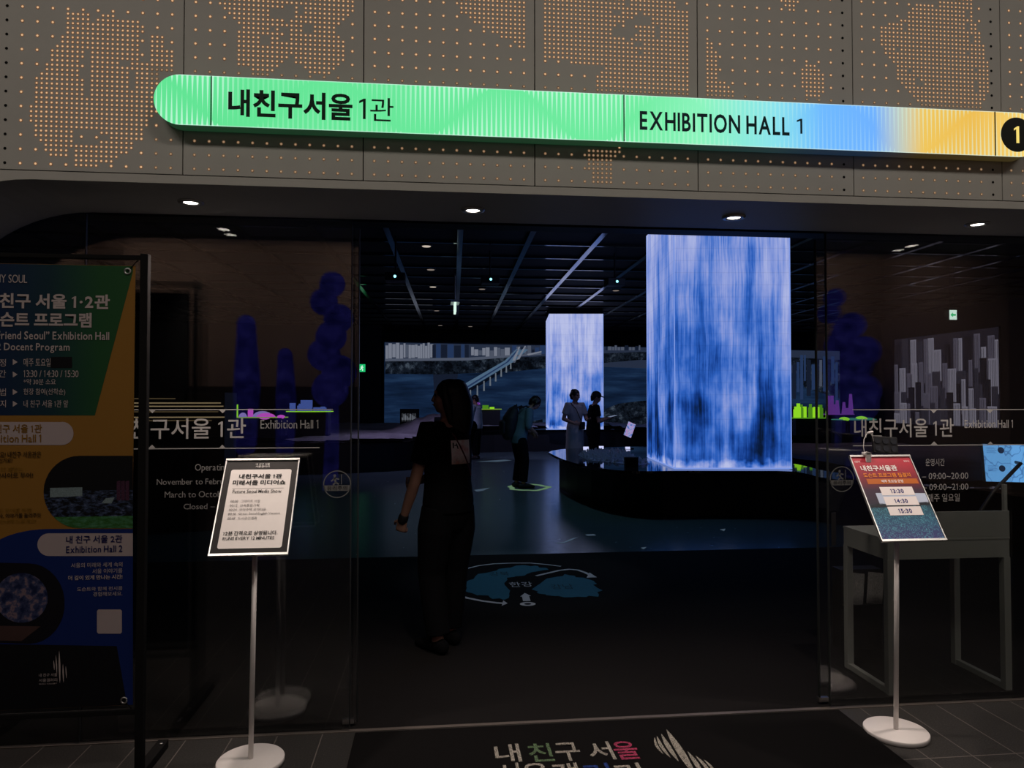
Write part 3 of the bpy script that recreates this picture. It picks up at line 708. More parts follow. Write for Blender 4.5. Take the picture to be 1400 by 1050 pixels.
# blue field
blue = [(182, 723)] + [(70 - 88 * math.sin(R(t)), 760 - 37 * math.cos(R(t))) for t in range(0, 71, 10)] + [(-200, 752), (-200, 885), (182, 885)]
bflat(blue, 1, M['bblue'])
b = NT('inset_globe_photo'); o = b.obj()
n = b.noise(o, 26, 4, 0.6)
M['inset2'] = mat('inset_globe_hall', S(16, 14, 22), 0.6, 0, 0.2, 0.3, 20)
M['globe'] = b.pbr(b.ramp(n, [(0.4, S(20, 30, 66)), (0.52, S(60, 66, 100)), (0.6, S(126, 104, 112)), (0.7, S(60, 60, 90))]), 0.6, 0, 0.25)
bflat([(-200, 770), (40, 770)] + [(40 + 49 * math.sin(R(t)), 825 - 55 * math.cos(R(t))) for t in range(0, 181, 12)] + [(-200, 880)], 2, M['inset2'], 'photo_print')
bflat([(30 + 36 * math.cos(R(t)), 817 + 34 * math.sin(R(t))) for t in range(0, 360, 12)], 3, M['globe'], 'photo_print')
M['bwood'] = mat('inset_floor', S(70, 50, 48), 0.6, 0, 0.2, 0.2, 20)
bflat([(-200, 858), (56, 856), (30, 876), (-200, 878)], 3, M['bwood'], 'photo_print')
bflat([(-200, 883), (160, 883), (174, 972), (-200, 980)], 2, M['bblack'])
bflat([(160, 883), (182, 885), (182, 972), (174, 972)], 2, M['bblue'])
pill1 = [(-200, 577), (85, 577)] + [(85 + 16 * math.sin(R(t)), 592.5 - 16 * math.cos(R(t))) for t in range(0, 181, 15)] + [(-200, 608.5)]
bflat(pill1, 2, M['bwhite'], 'title_plate')
pill2 = [(182, 729)] + [(67 - 15.5 * math.sin(R(t)), 744.5 - 15.5 * math.cos(R(t))) for t in range(0, 181, 15)] + [(182, 760)]
bflat(pill2, 2, M['bwhite'], 'title_plate')
bflat([(70, 488), (99, 488), (99, 503), (70, 503)], 3, M['bblack'], 'cover_patch')
bflat([(135, 833), (165, 833), (167, 835), (167, 864), (165, 866), (135, 866), (133, 864), (133, 835)], 2, M['bwhite'], 'blank_plate')
for yy in (495, 512, 536, 552): bflat([(18, yy - 4), (24.5, yy), (18, yy + 4)], 2, M['btext'], 'pointer')


def bt(body, x0, x1, y0, y1, m='btext', bold=0.0):
    a = bp(x0, y1); c_ = bp(x1, y0)
    if a[0] < bx0 - bcx: a = (bx0 - bcx + 0.004, a[1])
    return text(ban, body, M[m], a[0], c_[0], a[1], c_[1], -0.0042, bold)


bt('SEOUL MY SOUL', -40, 38, 376, 386, bold=0.0)
bt('내 친구 서울 1·2관', -27, 151, 403, 421, bold=0.03); bt('도슨트 프로그램', -20, 126, 428, 446.5, bold=0.03)
bt('“My Friend Seoul” Exhibition Hall', -30, 150, 454, 467, bold=0.012); bt('1, 2 Docent Program', -15, 96, 469.5, 482, bold=0.012)
for yy, lb in ((496, '일정'), (511, '시간'), (536, '방법'), (552, '위 지')): bt(lb, -11, 9, yy - 5, yy + 5)
bt('매주 토요일', 33, 70, 490, 501); bt('13:30 / 14:30 / 15:30', 33, 108, 506.5, 515.5); bt('*약 30분 소요', 33, 77, 518, 526); bt('현장 참여(선착순)', 33, 90, 531, 541); bt('내 친구 서울 1관 앞', 33, 94, 547, 557)
bt('내 친구 서울 1관', -20, 58, 580, 592, 'bolive', 0.012); bt('Exhibition Hall 1', -29, 57, 594, 605, 'bolive', 0.012)
bt('안녕하세요! 내친구 서울관은', -25, 57, 617, 626, 'bbrown', 0.015); bt('처음이신가요?', -18, 18, 626, 633, 'bbrown', 0.015); bt('조금 더 재밌는', -15, 32, 638, 646, 'bolive'); bt('서울 인사이트 투어!', -24, 46, 646, 654, 'bbrown', 0.02)
bt('도슨트 투어를 통해', -15, 43, 694, 701, 'bolive'); bt('서울의 역사, 이야기를 들려주듯', -27, 57, 701, 709, 'bbrown', 0.02); bt('친절히 안내해 드릴게요!', -22, 50, 709, 716, 'bolive')
bt('내 친구 서울 2관', 91, 168, 731, 743, 'bnavy', 0.015); bt('Exhibition Hall 2', 91, 168, 745, 756, 'bnavy', 0.015)
bt('서울의 미래와 세계 속의', 98, 168, 768, 776); bt('서울 이야기를', 127, 168, 776.5, 784); bt('더 깊이 있게 만나는 시간!', 94, 168, 785, 793, bold=0.02); bt('도슨트와 함께 전시를', 106, 168, 801, 808); bt('경험해보세요.', 128, 168, 808, 815)
bt('내 친구 서울', 54, 79, 919.5, 925); bt('서울갤러리', 54, 79, 926.5, 932); bt('SEOUL GALLERY', 54, 79, 933, 935.5)
for (xa, ya, xb, yb, wd) in ((74, 902, 75, 916, .0016), (77, 895, 78.5, 922, .0022), (81.5, 889, 82.5, 934, .0032), (86.5, 907, 87.5, 933, .0022), (90.5, 910, 91.5, 927, .0016)):
    MB().flat(leaf(None, bp(xa, ya), bp(xb, yb), wd, None, 0), -0.0034, 'Y').build('logo_stripe', M['btext'], ban, fix=False)
for px, py, ex, ey in ((175, 371, 190, 356), (170, 957, 184, 972)):
    c0 = bp(px, py); mb = MB(); n = 20
    ring = [Vector((c0[0] + 0.011 * math.cos(2 * math.pi * i / n), -0.004, c0[1] + 0.011 * math.sin(2 * math.pi * i / n))) for i in range(n + 1)]
    mb.tube(ring, 0.0035, 6, ref=(0, 1, 0), cap='none'); mb.build('grommet', M['steel'], ban, True)
    e = bp(ex, ey); MB().tube([(c0[0], -0.003, c0[1]), (e[0], -0.006, e[1])], 0.0022, 6).build('tie', M['frame'], ban, True)


# ------------------------------------------------------------------ poster stands
def stand(loc, panel_c, pw, ph, tilt, label, base_mat, border_mat, fill):
    t = thing('poster_stand', label, 'poster stand', (loc[0], loc[1], 0))
    MB().lathe([(0.128, 0.0), (0.134, 0.003), (0.134, 0.020), (0.131, 0.0235), (0.012, 0.0245)], seg=56).build('base', M['white'], t, True)
    pc = Vector(panel_c) - Vector((loc[0], loc[1], 0))
    low = Vector((0, 0, pc.z)); low = pc + Matrix.Rotation(tilt, 3, 'X') @ Vector((0, 0.016, -0.03)); pb_ = Vector((0, low.y, 0))
    MB().tube([(0, 0, 0.022), (low.x * .9, low.y, low.z)], 0.0105, 14, cap='none').build('pole', M['white'], t, True)
    pnl = bpy.data.objects.new('poster_panel', None); COL.objects.link(pnl); pnl.parent = t
    pnl.location = pc; pnl.rotation_euler = (tilt, 0, 0)
    MB().box(-pw / 2, pw / 2, 0.0, 0.007, -ph / 2, ph / 2).build('backing', border_mat, pnl, bevel=0.001)
    e = 0.006
    mb = MB()
    mb.box(-pw / 2 - 0.001, pw / 2 + 0.001, -0.006, 0.009, ph / 2 - e, ph / 2 + 0.003).box(-pw / 2 - 0.001, pw / 2 + 0.001, -0.006, 0.009, -ph / 2 - 0.003, -ph / 2 + e)
    mb.box(-pw / 2 - 0.001, -pw / 2 + 0.0035, -0.004, 0.008, -ph / 2, ph / 2).box(pw / 2 - 0.0035, pw / 2 + 0.001, -0.004, 0.008, -ph / 2, ph / 2)
    mb.build('frame_trim', M['alu'], pnl)
    MB().cbox((0, 0.02, -0.02), (0.06, 0.026, 0.06)).build('bracket', M['white'], pnl, bevel=0.003)
    def U(u): return (u - 0.5) * pw
    def V(v): return (0.5 - v) * ph
    def area(pts, m, lay=1, nm='print_area'): MB().flat([(U(a), V(c)) for a, c in pts], -0.0006 * lay, 'Y').build(nm, m, pnl, fix=False)
    def tx(body, u0, u1, v0, v1, m, bold=0.0, lay=4): text(pnl, body, m, U(u0), U(u1), V(v1), V(v0), -0.0006 * lay, bold)
    fill(area, tx); return t


M['pblack'] = mat('poster_black', (0.016, 0.014, 0.0135, 1), 0.5, 0, 0.2, 0.1, 12)


def fillL(area, tx):
    rr = []
    for (cx_, cy_, a0) in ((.88, .135, 270), (.88, .915, 0), (.12, .915, 90), (.12, .135, 180)):
        rr += [(cx_ + .03 * math.cos(R(a0 + k * 15)), cy_ + .021 * math.sin(R(a0 + k * 15))) for k in range(7)]
    area(rr, M['paper'], 1, 'sheet')
    tx('내 친구 서울', .41, .60, .045, .067, M['paper']); tx('서울갤러리', .41, .60, .071, .093, M['paper'])
    tx('내친구서울 1관', .21, .79, .165, .216, M['ink'], 0.03); tx('미래서울 미디어쇼', .14, .85, .232, .285, M['ink'], 0.03)
    area([(.145, .320), (.84, .320), (.84, .3225), (.145, .3225)], M['greyink'], 2)
    tx('Future Seoul Media Show', .16, .81, .335, .372, M['ink'], 0.004)
    for i, (a, s_, e_) in enumerate((('00:00', '그레이트 서울', .545), ('00:12', '신속통합기획', .54), ('00:24', '모아주택 모아타운', .64), ('00:36', 'Great Seoul English Version', .83), ('00:48', '도시공간계획', .535))):
        v = .445 + i * .0445
        tx(a, .155, .255, v, v + .024, M['greyink']); tx(s_, .29, e_, v - .002, v + .027, M['greyink'])
    tx('12분 간격으로 상영됩니다.', .135, .835, .765, .808, M['ink'], 0.02); tx('RUNS EVERY 12 MINUTES', .14, .80, .822, .853, M['ink'], 0.004)


stand((-0.759, 3.085), (-0.754, 3.122, 1.058), 0.3095, 0.437, R(-33.5), 'white poster stand on a round base with a black bordered media show timetable', M['white'], M['pblack'], fillL)

b = NT('poster_red_print'); o = b.obj(); x, y, z = b.sep(o)
colr = b.ramp(b.m2('MULTIPLY_ADD', z, 1 / 0.42, 0.5), [(0, S(66, 56, 120)), (0.22, S(40, 84, 118)), (0.36, S(30, 80, 100)), (0.42, S(40, 30, 50)), (0.58, S(58, 30, 54)), (0.68, S(112, 26, 44)), (1, S(192, 44, 62))])
nn = b.noise(o, 40, 4, 0.7, 1.2)
ln = b.m2('LESS_THAN', b.m2('ABSOLUTE', b.m2('SUBTRACT', nn, 0.5)), 0.012)
lowz = b.m2('LESS_THAN', z, -0.045)
colr = b.mix(b.m2('MULTIPLY', ln, lowz), colr, S(90, 170, 190))
M['pred'] = b.pbr(colr, 0.4, 0, 0.4)
M['porange'] = mat('poster_orange', S(236, 140, 40), 0.45, 0, 0.35, 0.04, 12)
M['pbar'] = mat('poster_orange_bar', S(186, 96, 24), 0.45, 0, 0.35, 0.04, 12)
M['psky'] = mat('poster_sky', S(188, 200, 222), 0.45, 0, 0.35, 0.06, 12)
M['pwht'] = mat('poster_white_box', S(238, 230, 228), 0.45, 0, 0.35, 0.03, 12)
M['pnavy'] = mat('poster_navy', S(40, 34, 110), 0.45, 0, 0.35, 0.03, 12)
M['phill'] = mat('poster_hill', S(30, 34, 44), 0.45, 0, 0.35, 0.3, 60)


def fillR(area, tx):
    area([(.012, .005), (.988, .005), (.988, .995), (.012, .995)], M['pred'], 1)
    area([(.19, .455), (.985, .465), (.985, .575), (.19, .59)], M['psky'], 2)
    area([(.012, .60), (.2, .575), (.45, .60), (.7, .575), (.985, .565), (.985, .60), (.6, .615), (.012, .625)], M['phill'], 2)
    tx('내친구서울관', .105, .70, .120, .190, M['pwht'], 0.025); tx('도슨트 프로그램 집결지', .105, .875, .215, .268, M['porange'], 0.015)
    area([(.13, .285), (.955, .285), (.955, .348), (.13, .348)], M['pbar'], 2); tx('매주 토요일 운영', .36, .71, .298, .335, M['pwht'], 0.015)
    tx('서울갤러리', .04, .13, .06, .085, M['pwht']); tx('SEOUL', .86, .95, .062, .08, M['pwht'])
    for i, (s_, u0) in enumerate((('13:30', .285), ('14:30', .285), ('15:30', .285))):
        v = .385 + i * .1165
        area([(u0, v), (u0 + .53, v), (u0 + .53, v + .100), (u0, v + .100)], M['pwht'], 3, 'time_plate'); tx(s_, u0 + .155, u0 + .365, v + .026, v + .077, M['pnavy'], 0.035)


stand((2.055, 3.055), (2.051, 3.028, 1.067), 0.297, 0.419, R(-34.5), 'white poster stand on a round base with a red docent programme poster', M['white'], M['pwht'], fillR)

# clip lamp on the red poster
cpos = Vector((1.985, 3.148, 1.243))
cl = thing('clip_lamp', 'white clip lamp with black six lens head gripping the top of the red poster', 'clip lamp', cpos)
mb = MB(); mb.prism([(-0.012, -0.03), (0.012, -0.03), (0.013, 0.012), (-0.008, 0.02), (-0.02, 0.012), (-0.02, 0.004), (-0.012, 0.002)], -0.022, -0.014, 'Y')
mb.box(-0.012, 0.012, -0.022, 0.016, 0.004, 0.014); mb.box(-0.011, 0.011, 0.012, 0.018, -0.02, 0.012); mb.build('clip', M['white'], cl, bevel=0.002)
wp = [(-0.008, -0.002, 0.012), (-0.012, 0.0, 0.04), (-0.006, 0.004, 0.075), (0.012, 0.012, 0.098), (0.03, 0.02, 0.106), (0.055, 0.035, 0.090), (0.075, 0.058, 0.060)]
MB().tube(wp, 0.0018, 6).build('wire_neck', M['white'], cl, True)
MB().tube([(0.022, 0.016, 0.104), (0.045, 0.018, 0.108)], (0.006, 0.005), 8).build('neck_tip', M['white'], cl, True)
hd = bpy.data.objects.new('lamp_head', None); COL.objects.link(hd); hd.parent = cl; hd.location = (0.135, 0.055, 0.045); hd.rotation_euler = (R(-12), R(4), R(3))
MB().box(-0.065, 0.065, 0.0, 0.014, -0.040, 0.040).build('housing', M['black'], hd, bevel=0.004)
M['lens'] = mat('dim_lens', (0.03, 0.033, 0.04, 1), 0.25, 0, 0.5, 0.1, 30)
for i in range(3):
    for k in range(2):
        MB().prism([(-0.042 + .042 * i + .016 * math.cos(R(a)), -0.018 + .036 * k + .014 * math.sin(R(a))) for a in range(0, 360, 18)], -0.002, 0.001, 'Y').build('lens', M['lens'], hd)

# ------------------------------------------------------------------ grey desk behind the glass
DX0, DX1, DY0, DY1, DZ = 2.285, 2.965, 3.45, 3.85, 0.79
dk = thing('desk', 'grey panel desk with slim legs standing just inside the glass', 'desk', ((DX0 + DX1) / 2, (DY0 + DY1) / 2, 0))
ox_, oy_ = (DX0 + DX1) / 2, (DY0 + DY1) / 2
hx, hy = (DX1 - DX0) / 2, (DY1 - DY0) / 2
MB().box(-hx, hx, -hy, hy, DZ - 0.012, DZ).build('top', M['desk'], dk, bevel=0.002)
MB().box(-hx + .003, hx - .003, -hy + .002, -hy + .016, DZ - 0.105, DZ - 0.012).build('apron', M['desk'], dk)
for s in (-1, 1): MB().box(s * hx - .008 * (s + 1), s * hx + .008 * (1 - s), -hy + .016, hy - .016, DZ - 0.105, DZ - 0.012).build('side_apron', M['desk'], dk)
MB().box(-hx + .003, hx - .003, hy - .016, hy - .002, DZ - 0.105, DZ - 0.012).build('back_apron', M['desk'], dk)
for s in (-1, 1):
    for q_ in (-1, 1):
        MB().box(s * hx - .018 - .018 * s, s * hx + .018 - .018 * s, q_ * hy - .018 - .018 * q_, q_ * hy + .018 - .018 * q_, 0, DZ - 0.105).build('leg', M['desk'], dk, bevel=0.002)
    MB().box(s * hx - .014 - .018 * s, s * hx + .014 - .018 * s, -hy + .03, hy - .03, 0.0, 0.03).build('foot_rail', M['desk'], dk, bevel=0.002)
MB().box(-hx + 0.06, hx, -hy + 0.002, -hy + 0.014, DZ, DZ + 0.135).build('upstand', M['desk'], dk, bevel=0.002)
MB().box(hx - 0.018, hx, -hy + 0.014, -hy + 0.032, DZ, DZ + 0.27).build('post', M['desk'], dk, bevel=0.002)

M['monitor_light'] = None
b = NT('map_screen_light'); o = b.obj(); x, y, z = b.sep(o)
n = b.noise(o, 9, 2, 0.5)
ln = b.m2('LESS_THAN', b.m2('ABSOLUTE', b.m2('SUBTRACT', n, 0.5)), 0.012)
colr = b.mix(b.m2('MULTIPLY', ln, 0.6), S(112, 180, 246), S(52, 96, 160))
M['monitor_light'] = b.emit(colr, 0.9)
mo = thing('map_monitor', 'glowing pale blue map monitor on a slanted black arm above the desk', 'monitor', (3.20, 3.72, DZ))
scr = bpy.data.objects.new('screen', None); COL.objects.link(scr); scr.parent = mo; scr.location = (0.0, 0, 0.355)
scr.rotation_euler = (R(-8), R(2), 0)
mw, mh = 0.155, 0.107
MB().box(-mw, mw, 0.002, 0.022, -mh, mh).build('housing', M['black'], scr, bevel=0.003)
MB().flat([(-mw + .003, -mh + .003), (mw - .003, -mh + .003), (mw - .003, mh - .003), (-mw + .003, mh - .003)], 0.0, 'Y').build('lit_map', M['monitor_light'], scr, fix=False)
M['mdark'] = glow('map_photo_spot', S(26, 40, 66), 1.0); M['mink'] = glow('map_text_line', S(70, 118, 180), 0.9)
for (cx_, cz_) in ((-0.046, 0.072), (-0.048, -0.030)):
    MB().flat([(cx_ + .020 * math.cos(R(a)), cz_ + .018 * math.sin(R(a))) for a in range(0, 360, 15)], -0.0008, 'Y').build('map_spot', M['mdark'], scr, fix=False)
mb = MB()
for i, zz in enumerate((.084, .077, .070, .063, .056, -.018, -.025, -.032, -.039, -.046)): mb.flat([(-.134, zz), (-.134 + .05 + .02 * ((i * 7) % 3) / 3, zz), (-.134 + .05 + .02 * ((i * 7) % 3) / 3, zz + .0022), (-.134, zz + .0022)], -0.0008, 'Y')
mb.build('map_text_lines', M['mink'], scr, fix=False)
MB().tube([(-0.26, -0.06, 0.0), (-0.25, -0.06, 0.07), (-0.155, -0.065, 0.205), (0.02, -0.055, 0.36), (0.05, 0.03, 0.36)], 0.010, 10).build('arm', M['black'], mo, True)
MB().lathe([(0.05, 0), (0.05, 0.008), (0.012, 0.012)], c=(-0.28, -0.06, 0.0)).build('arm_base', M['black'], mo, True)
rk = thing('leaflet_rack', 'low black leaflet rack on the carpet behind the desk leg', 'rack', (at(1181, 830, 4.08).x, 4.10, 0))
MB().box(-0.13, 0.13, 0.0, 0.10, 0, 0.48).build('case', M['black'], rk, bevel=0.004)
MB().box(-0.13, 0.13, -0.03, 0.0, 0.265, 0.275).build('ledge', M['black'], rk)
M['leaflet'] = None
b = NT('leaflet_print'); o = b.obj(); x, y, z = b.sep(o)
n = b.noise(b.comb(b.m2('MULTIPLY', x, 3.0), y, b.m2('MULTIPLY', z, 1.0)), 60, 3, 0.7)
M['leaflet'] = b.pbr(b.ramp(n, [(0.44, (0.34, 0.34, 0.33, 1)), (0.5, (0.12, 0.12, 0.12, 1)), (0.56, (0.3, 0.3, 0.29, 1))]), 0.6, 0, 0.2)
for dx, lb in ((-0.055, 'white printed leaflet on the low rack, partly hidden by the desk leg'), (0.068, 'white printed leaflet on the low rack, between the desk leg and the poster pole')):
    lf = MB().box(-0.05, 0.05, -0.003, 0.0, 0, 0.185).build('leaflet', M['leaflet'])
    lf.location = (at(1181, 830, 4.08).x + dx, 4.084, 0.2765); lf.rotation_euler = (R(-4), R(7), 0); tag(lf, lb, 'leaflet', 'leaflets on the low black rack')

# ------------------------------------------------------------------ LED waterfall pillars
def waterfall(name, seed, light):
    b = NT(name); o = b.obj(); x, y, z = b.sep(o)
    u = b.m2('ADD', x, b.m2('MULTIPLY', y, 1.0))
    uo = b.m2('ADD', u, seed)
    wob = b.noise(b.comb(b.m2('MULTIPLY', uo, 1.2), 0.0, b.m2('MULTIPLY', z, 0.9)), 1.6, 2)
    uw = b.m2('MULTIPLY_ADD', wob, 0.05, uo)
    big = b.noise(b.comb(b.m2('MULTIPLY', uw, 2.6), seed, b.m2('MULTIPLY', z, 0.36)), 1.0, 3, 0.55)
    mid = b.noise(b.comb(b.m2('MULTIPLY', uw, 11.0), seed, b.m2('MULTIPLY', z, 0.55)), 1.0, 4, 0.62)
    fine = b.noise(b.comb(b.m2('MULTIPLY', uw, 46.0), seed, b.m2('MULTIPLY', z, 1.3)), 1.0, 3, 0.65)
    mist = b.noise(b.comb(b.m2('MULTIPLY', uo, 2.2), seed, b.m2('MULTIPLY', z, 1.6)), 1.0, 4, 0.55)
    hgt = b.m2('DIVIDE', z, 3.2)
    s = b.m2('ADD', b.m2('MULTIPLY', big, 0.50), b.m2('ADD', b.m2('MULTIPLY', mid, 0.36), b.m2('MULTIPLY', fine, b.m2('MULTIPLY_ADD', hgt, 0.26, 0.10))))
    s = b.m2('ADD', s, b.m2('MULTIPLY', b.m2('SUBTRACT', mist, 0.5), b.m2('MULTIPLY_ADD', hgt, -0.30, 0.56)))
    hgt = b.m2('DIVIDE', z, 3.2)
    s = b.m2('ADD', s, b.m2('MULTIPLY', b.m2('SUBTRACT', hgt, 0.62), 0.10))
    foam = b.m2('MULTIPLY', b.m2('SUBTRACT', b.m2('MULTIPLY_ADD', b.noise(b.comb(uo, seed, z), 7, 3), 0.085, -0.004), hgt), 22.0, clamp=True)
    s = b.m2('MULTIPLY_ADD', foam, 0.28, s)
    s = b.m2('ADD', s, light)
    c = b.ramp(s, [(0.34, S(10, 26, 56)), (0.42, S(20, 60, 140)), (0.50, S(46, 98, 194)), (0.57, S(92, 130, 214)), (0.65, S(140, 158, 224)), (0.80, S(188, 196, 238))])
    px_ = b.m2('MULTIPLY', b.m2('LESS_THAN', b.m2('FRACT', b.m2('MULTIPLY', z, 1 / 0.16)), 0.06), 0.10)   # LED module seams
    c = b.mix(px_, c, S(20, 40, 90))
    return b.emit(c, 0.92)


M['ledcase'] = mat('led_case', (0.012, 0.012, 0.016, 1), 0.5, 0, 0.3, 0.1, 10)
M['leddge'] = glow('led_edge_light', S(130, 158, 235), 0.9)


def pillar(label, loc, yaw, wx, wy, zz0, zz1, matl, cat='screen'):
    t = thing('waterfall_pillar', label, cat, (loc[0], loc[1], zz0), (0, 0, yaw), 'square LED pillars showing falling water')
    H_ = zz1 - zz0
    MB().box(0.02, wx - 0.02, 0.02, wy - 0.02, 0, CZ - zz0 - 0.002).build('core', M['ledcase'], t)
    for nm, pl in (('front_screen', [(0, 0), (wx, 0)]), ('left_screen', [(0, wy), (0, 0)]), ('right_screen', [(wx, 0), (wx, wy)]), ('rear_screen', [(wx, wy), (0, wy)])):
        (xa, ya), (xb, yb) = pl
        MB().add([(xa, ya, 0.015), (xb, yb, 0.015), (xb, yb, H_), (xa, ya, H_)], [(0, 1, 2, 3)]).build('video_screen', matl, t, fix=False)
    for xa, ya in ((0, 0), (wx, 0), (0, wy), (wx, wy)):
        MB().cbox((xa, ya, H_ / 2 + 0.007), (0.012, 0.012, H_ - 0.01)).build('corner_strip', M['leddge'], t)
    MB().box(-0.008, wx + 0.008, -0.008, wy + 0.008, -0.002, 0.014).build('bottom_strip', M['leddge'], t)
    MB().box(-0.006, wx + 0.006, -0.006, wy + 0.006, H_, H_ + 0.05).build('top_collar', M['ledcase'], t)
    return t


M['platelight'] = glow('caption_plate_light', S(205, 210, 252), 1.0)
M['fall_near'] = waterfall('falling_water_video_near', 3.7, 0.015)
M['fall_far'] = waterfall('falling_water_video_far', 11.3, 0.125)
PZ = 0.605
A = atz(923, 641, PZ); B = atz(1082, 641, PZ)
pyaw = math.atan2(B.y - A.y, B.x - A.x); pw_ = (B - A).length
pillar('large square LED pillar with bright blue falling water rising from the near dark table', (A.x, A.y), pyaw, pw_, 1.9, PZ, CZ - 0.06, M['fall_near'])
A2 = atz(751, 587, 0.66); B2 = atz(825, 587, 0.66)
pillar('smaller looking distant LED pillar with pale falling water behind two visitors', (A2.x, A2.y), math.atan2(B2.y - A2.y, B2.x - A2.x), (B2 - A2).length, 1.9, 0.66, at(788, 429.5, A2.y).z, M['fall_far'])

# ------------------------------------------------------------------ display tables
def smooth_poly(pts, it=2):
    for _ in range(it):
        out = []
        for i in range(len(pts)):
            a = Vector(pts[i]); c_ = Vector(pts[(i + 1) % len(pts)])
            out += [tuple(a * .75 + c_ * .25), tuple(a * .25 + c_ * .75)]
        pts = out
    return pts
def offset(pts, d):
    out = []; n = len(pts)
    for i in range(n):
        a, c_, e = Vector(pts[i - 1]), Vector(pts[i]), Vector(pts[(i + 1) % n])
        t = (e - a); t = Vector((t.y, -t.x)).normalized(); out.append(tuple(c_ + t * d))
    return out


TZ = 0.60
rim_front = [tuple(atz(a, c_, TZ).xy) for a, c_ in ((748, 617), (757, 622), (774, 629.5), (810, 639), (855, 643.6), (894, 643.8), (923, 643.2), (1000, 643.4), (1083, 643.4), (1105, 647.5), (1123, 653))]
near_pts = smooth_poly(rim_front + [(4.75, 7.3), (5.6, 6.7), (7.5, 6.4), (9.5, 7.2), (10.6, 9), (10.6, 12), (9.5, 13.6), (7, 13.9), (4.6, 13.75), (3.2, 13.5), (2.4, 13.2)], 1)
body_pts = smooth_poly([tuple(atz(a, c_, 0).xy) for a, c_ in ((760, 664), (780, 676), (819, 691), (900, 703.5), (930, 705), (1068, 707), (1125, 714))] + [(5.2, 7.4), (5.9, 6.95), (7.5, 6.7), (9.3, 7.4), (10.3, 9), (10.3, 12), (9.3, 13.3), (7, 13.6), (4.6, 13.45), (3.2, 13.2), (2.5, 12.9)], 1)
ntab = thing('display_table', 'low curved dark display table with glossy rim carrying the large waterfall pillar', 'display table', (4.5, 10, 0))
loc2 = lambda P_: [(x - 4.5, y - 10) for x, y in P_]
MB().prism(loc2(body_pts), 0.0, TZ - 0.042, 'Z').build('body', M['ledcase'], ntab)
MB().prism(loc2(near_pts), TZ - 0.04, TZ - 0.003, 'Z').build('glass_rim', M['gloss'], ntab)
inner = offset(near_pts, -0.42)
b = NT('brown_relief'); o = b.obj(); x, y, z = b.sep(o)
n = b.noise(o, 1.6, 5, 0.6)
M['relief_near'] = b.pbr(b.mix(n, (0.03, 0.024, 0.03, 1), (0.11, 0.085, 0.095, 1)), 0.85, 0, 0.15)
M['slope_near'] = mat('lilac_model_base', (0.20, 0.19, 0.30, 1), 0.6, 0, 0.3, 0.2, 6)


def relief(poly, z0, amp, cell, seed, zmax=None, ok=lambda x, y: True, hf=None):
    """gently rolling ground filling a table outline"""
    xs = [p[0] for p in poly]; ys = [p[1] for p in poly]; mb = MB(); idx = {}
    nx = int((max(xs) - min(xs)) / cell) + 1; ny = int((max(ys) - min(ys)) / cell) + 1
    def vert(i, j):
        if (i, j) not in idx:
            x = min(xs) + i * cell; y = min(ys) + j * cell
            hh = noise.fractal(Vector((x * .55 + seed, y * .55, 0.3)), 1.0, 2.0, 4) * amp + amp * 0.55
            if hf: hh = hf(x, y, hh)
            idx[(i, j)] = len(mb.v); mb.v.append((x, y, z0 + max(0.004, hh)))
        return idx[(i, j)]
    for i in range(nx):
        for j in range(ny):
            x = min(xs) + (i + .5) * cell; y = min(ys) + (j + .5) * cell
            if inside((x, y), poly) and ok(x, y):
                mb.f.append([vert(i, j), vert(i + 1, j), vert(i + 1, j + 1), vert(i, j + 1)]); mb.mi.append(0)
    return mb


pc_ = Vector((A.x, A.y)); ux = Vector((math.cos(pyaw), math.sin(pyaw))); uy = Vector((-ux.y, ux.x))
def off_pillar(x, y, mg=0.12):
    d = Vector((x, y)) - pc_; return not (-mg < d @ ux < pw_ + mg and -mg < d @ uy < 1.9 + mg)
rel = relief(loc2(inner), TZ - 0.002, 0.075, 0.14, 2.0, ok=lambda x, y: x > 0.75 and off_pillar(x + 4.5, y + 10, 0.2)).build('relief_ground', M['relief_near'], ntab, True)
# city model left of the pillar: a field of tiny blocks
cm_poly = [(2.25, 10.55), (2.75, 9.75), (3.0, 9.9), (3.12, 11.0), (3.3, 12.7), (2.75, 12.6), (2.3, 11.6)]
MB().prism([(x, y) for x, y in cm_poly], TZ - 0.0025, TZ + 0.002, 'Z').build('x', M['slope_near'])
base_o = bpy.data.objects['x']; base_o.name = 'model_base'
base_o.parent = ntab; base_o.location = (-4.5, -10, 0)
mb = MB()
for _ in range(900):
    x = random.uniform(2.2, 3.4); y = random.uniform(9.7, 12.8)
    if not inside((x, y), cm_poly): continue
    s_ = random.uniform(.012, .03); hh = random.uniform(.012, .055)
    mb.cbox((x, y, TZ + 0.0025 + hh / 2), (s_, s_ * random.uniform(.6, 1.6), hh))
city = mb.build('city_model', mat('grey_city_block', (0.30, 0.28, 0.34, 1), 0.7, 0, 0.2, 0.2, 30))
tag(city, 'field of tiny grey block towers on the near table left of the large pillar', 'city model', kind='stuff')

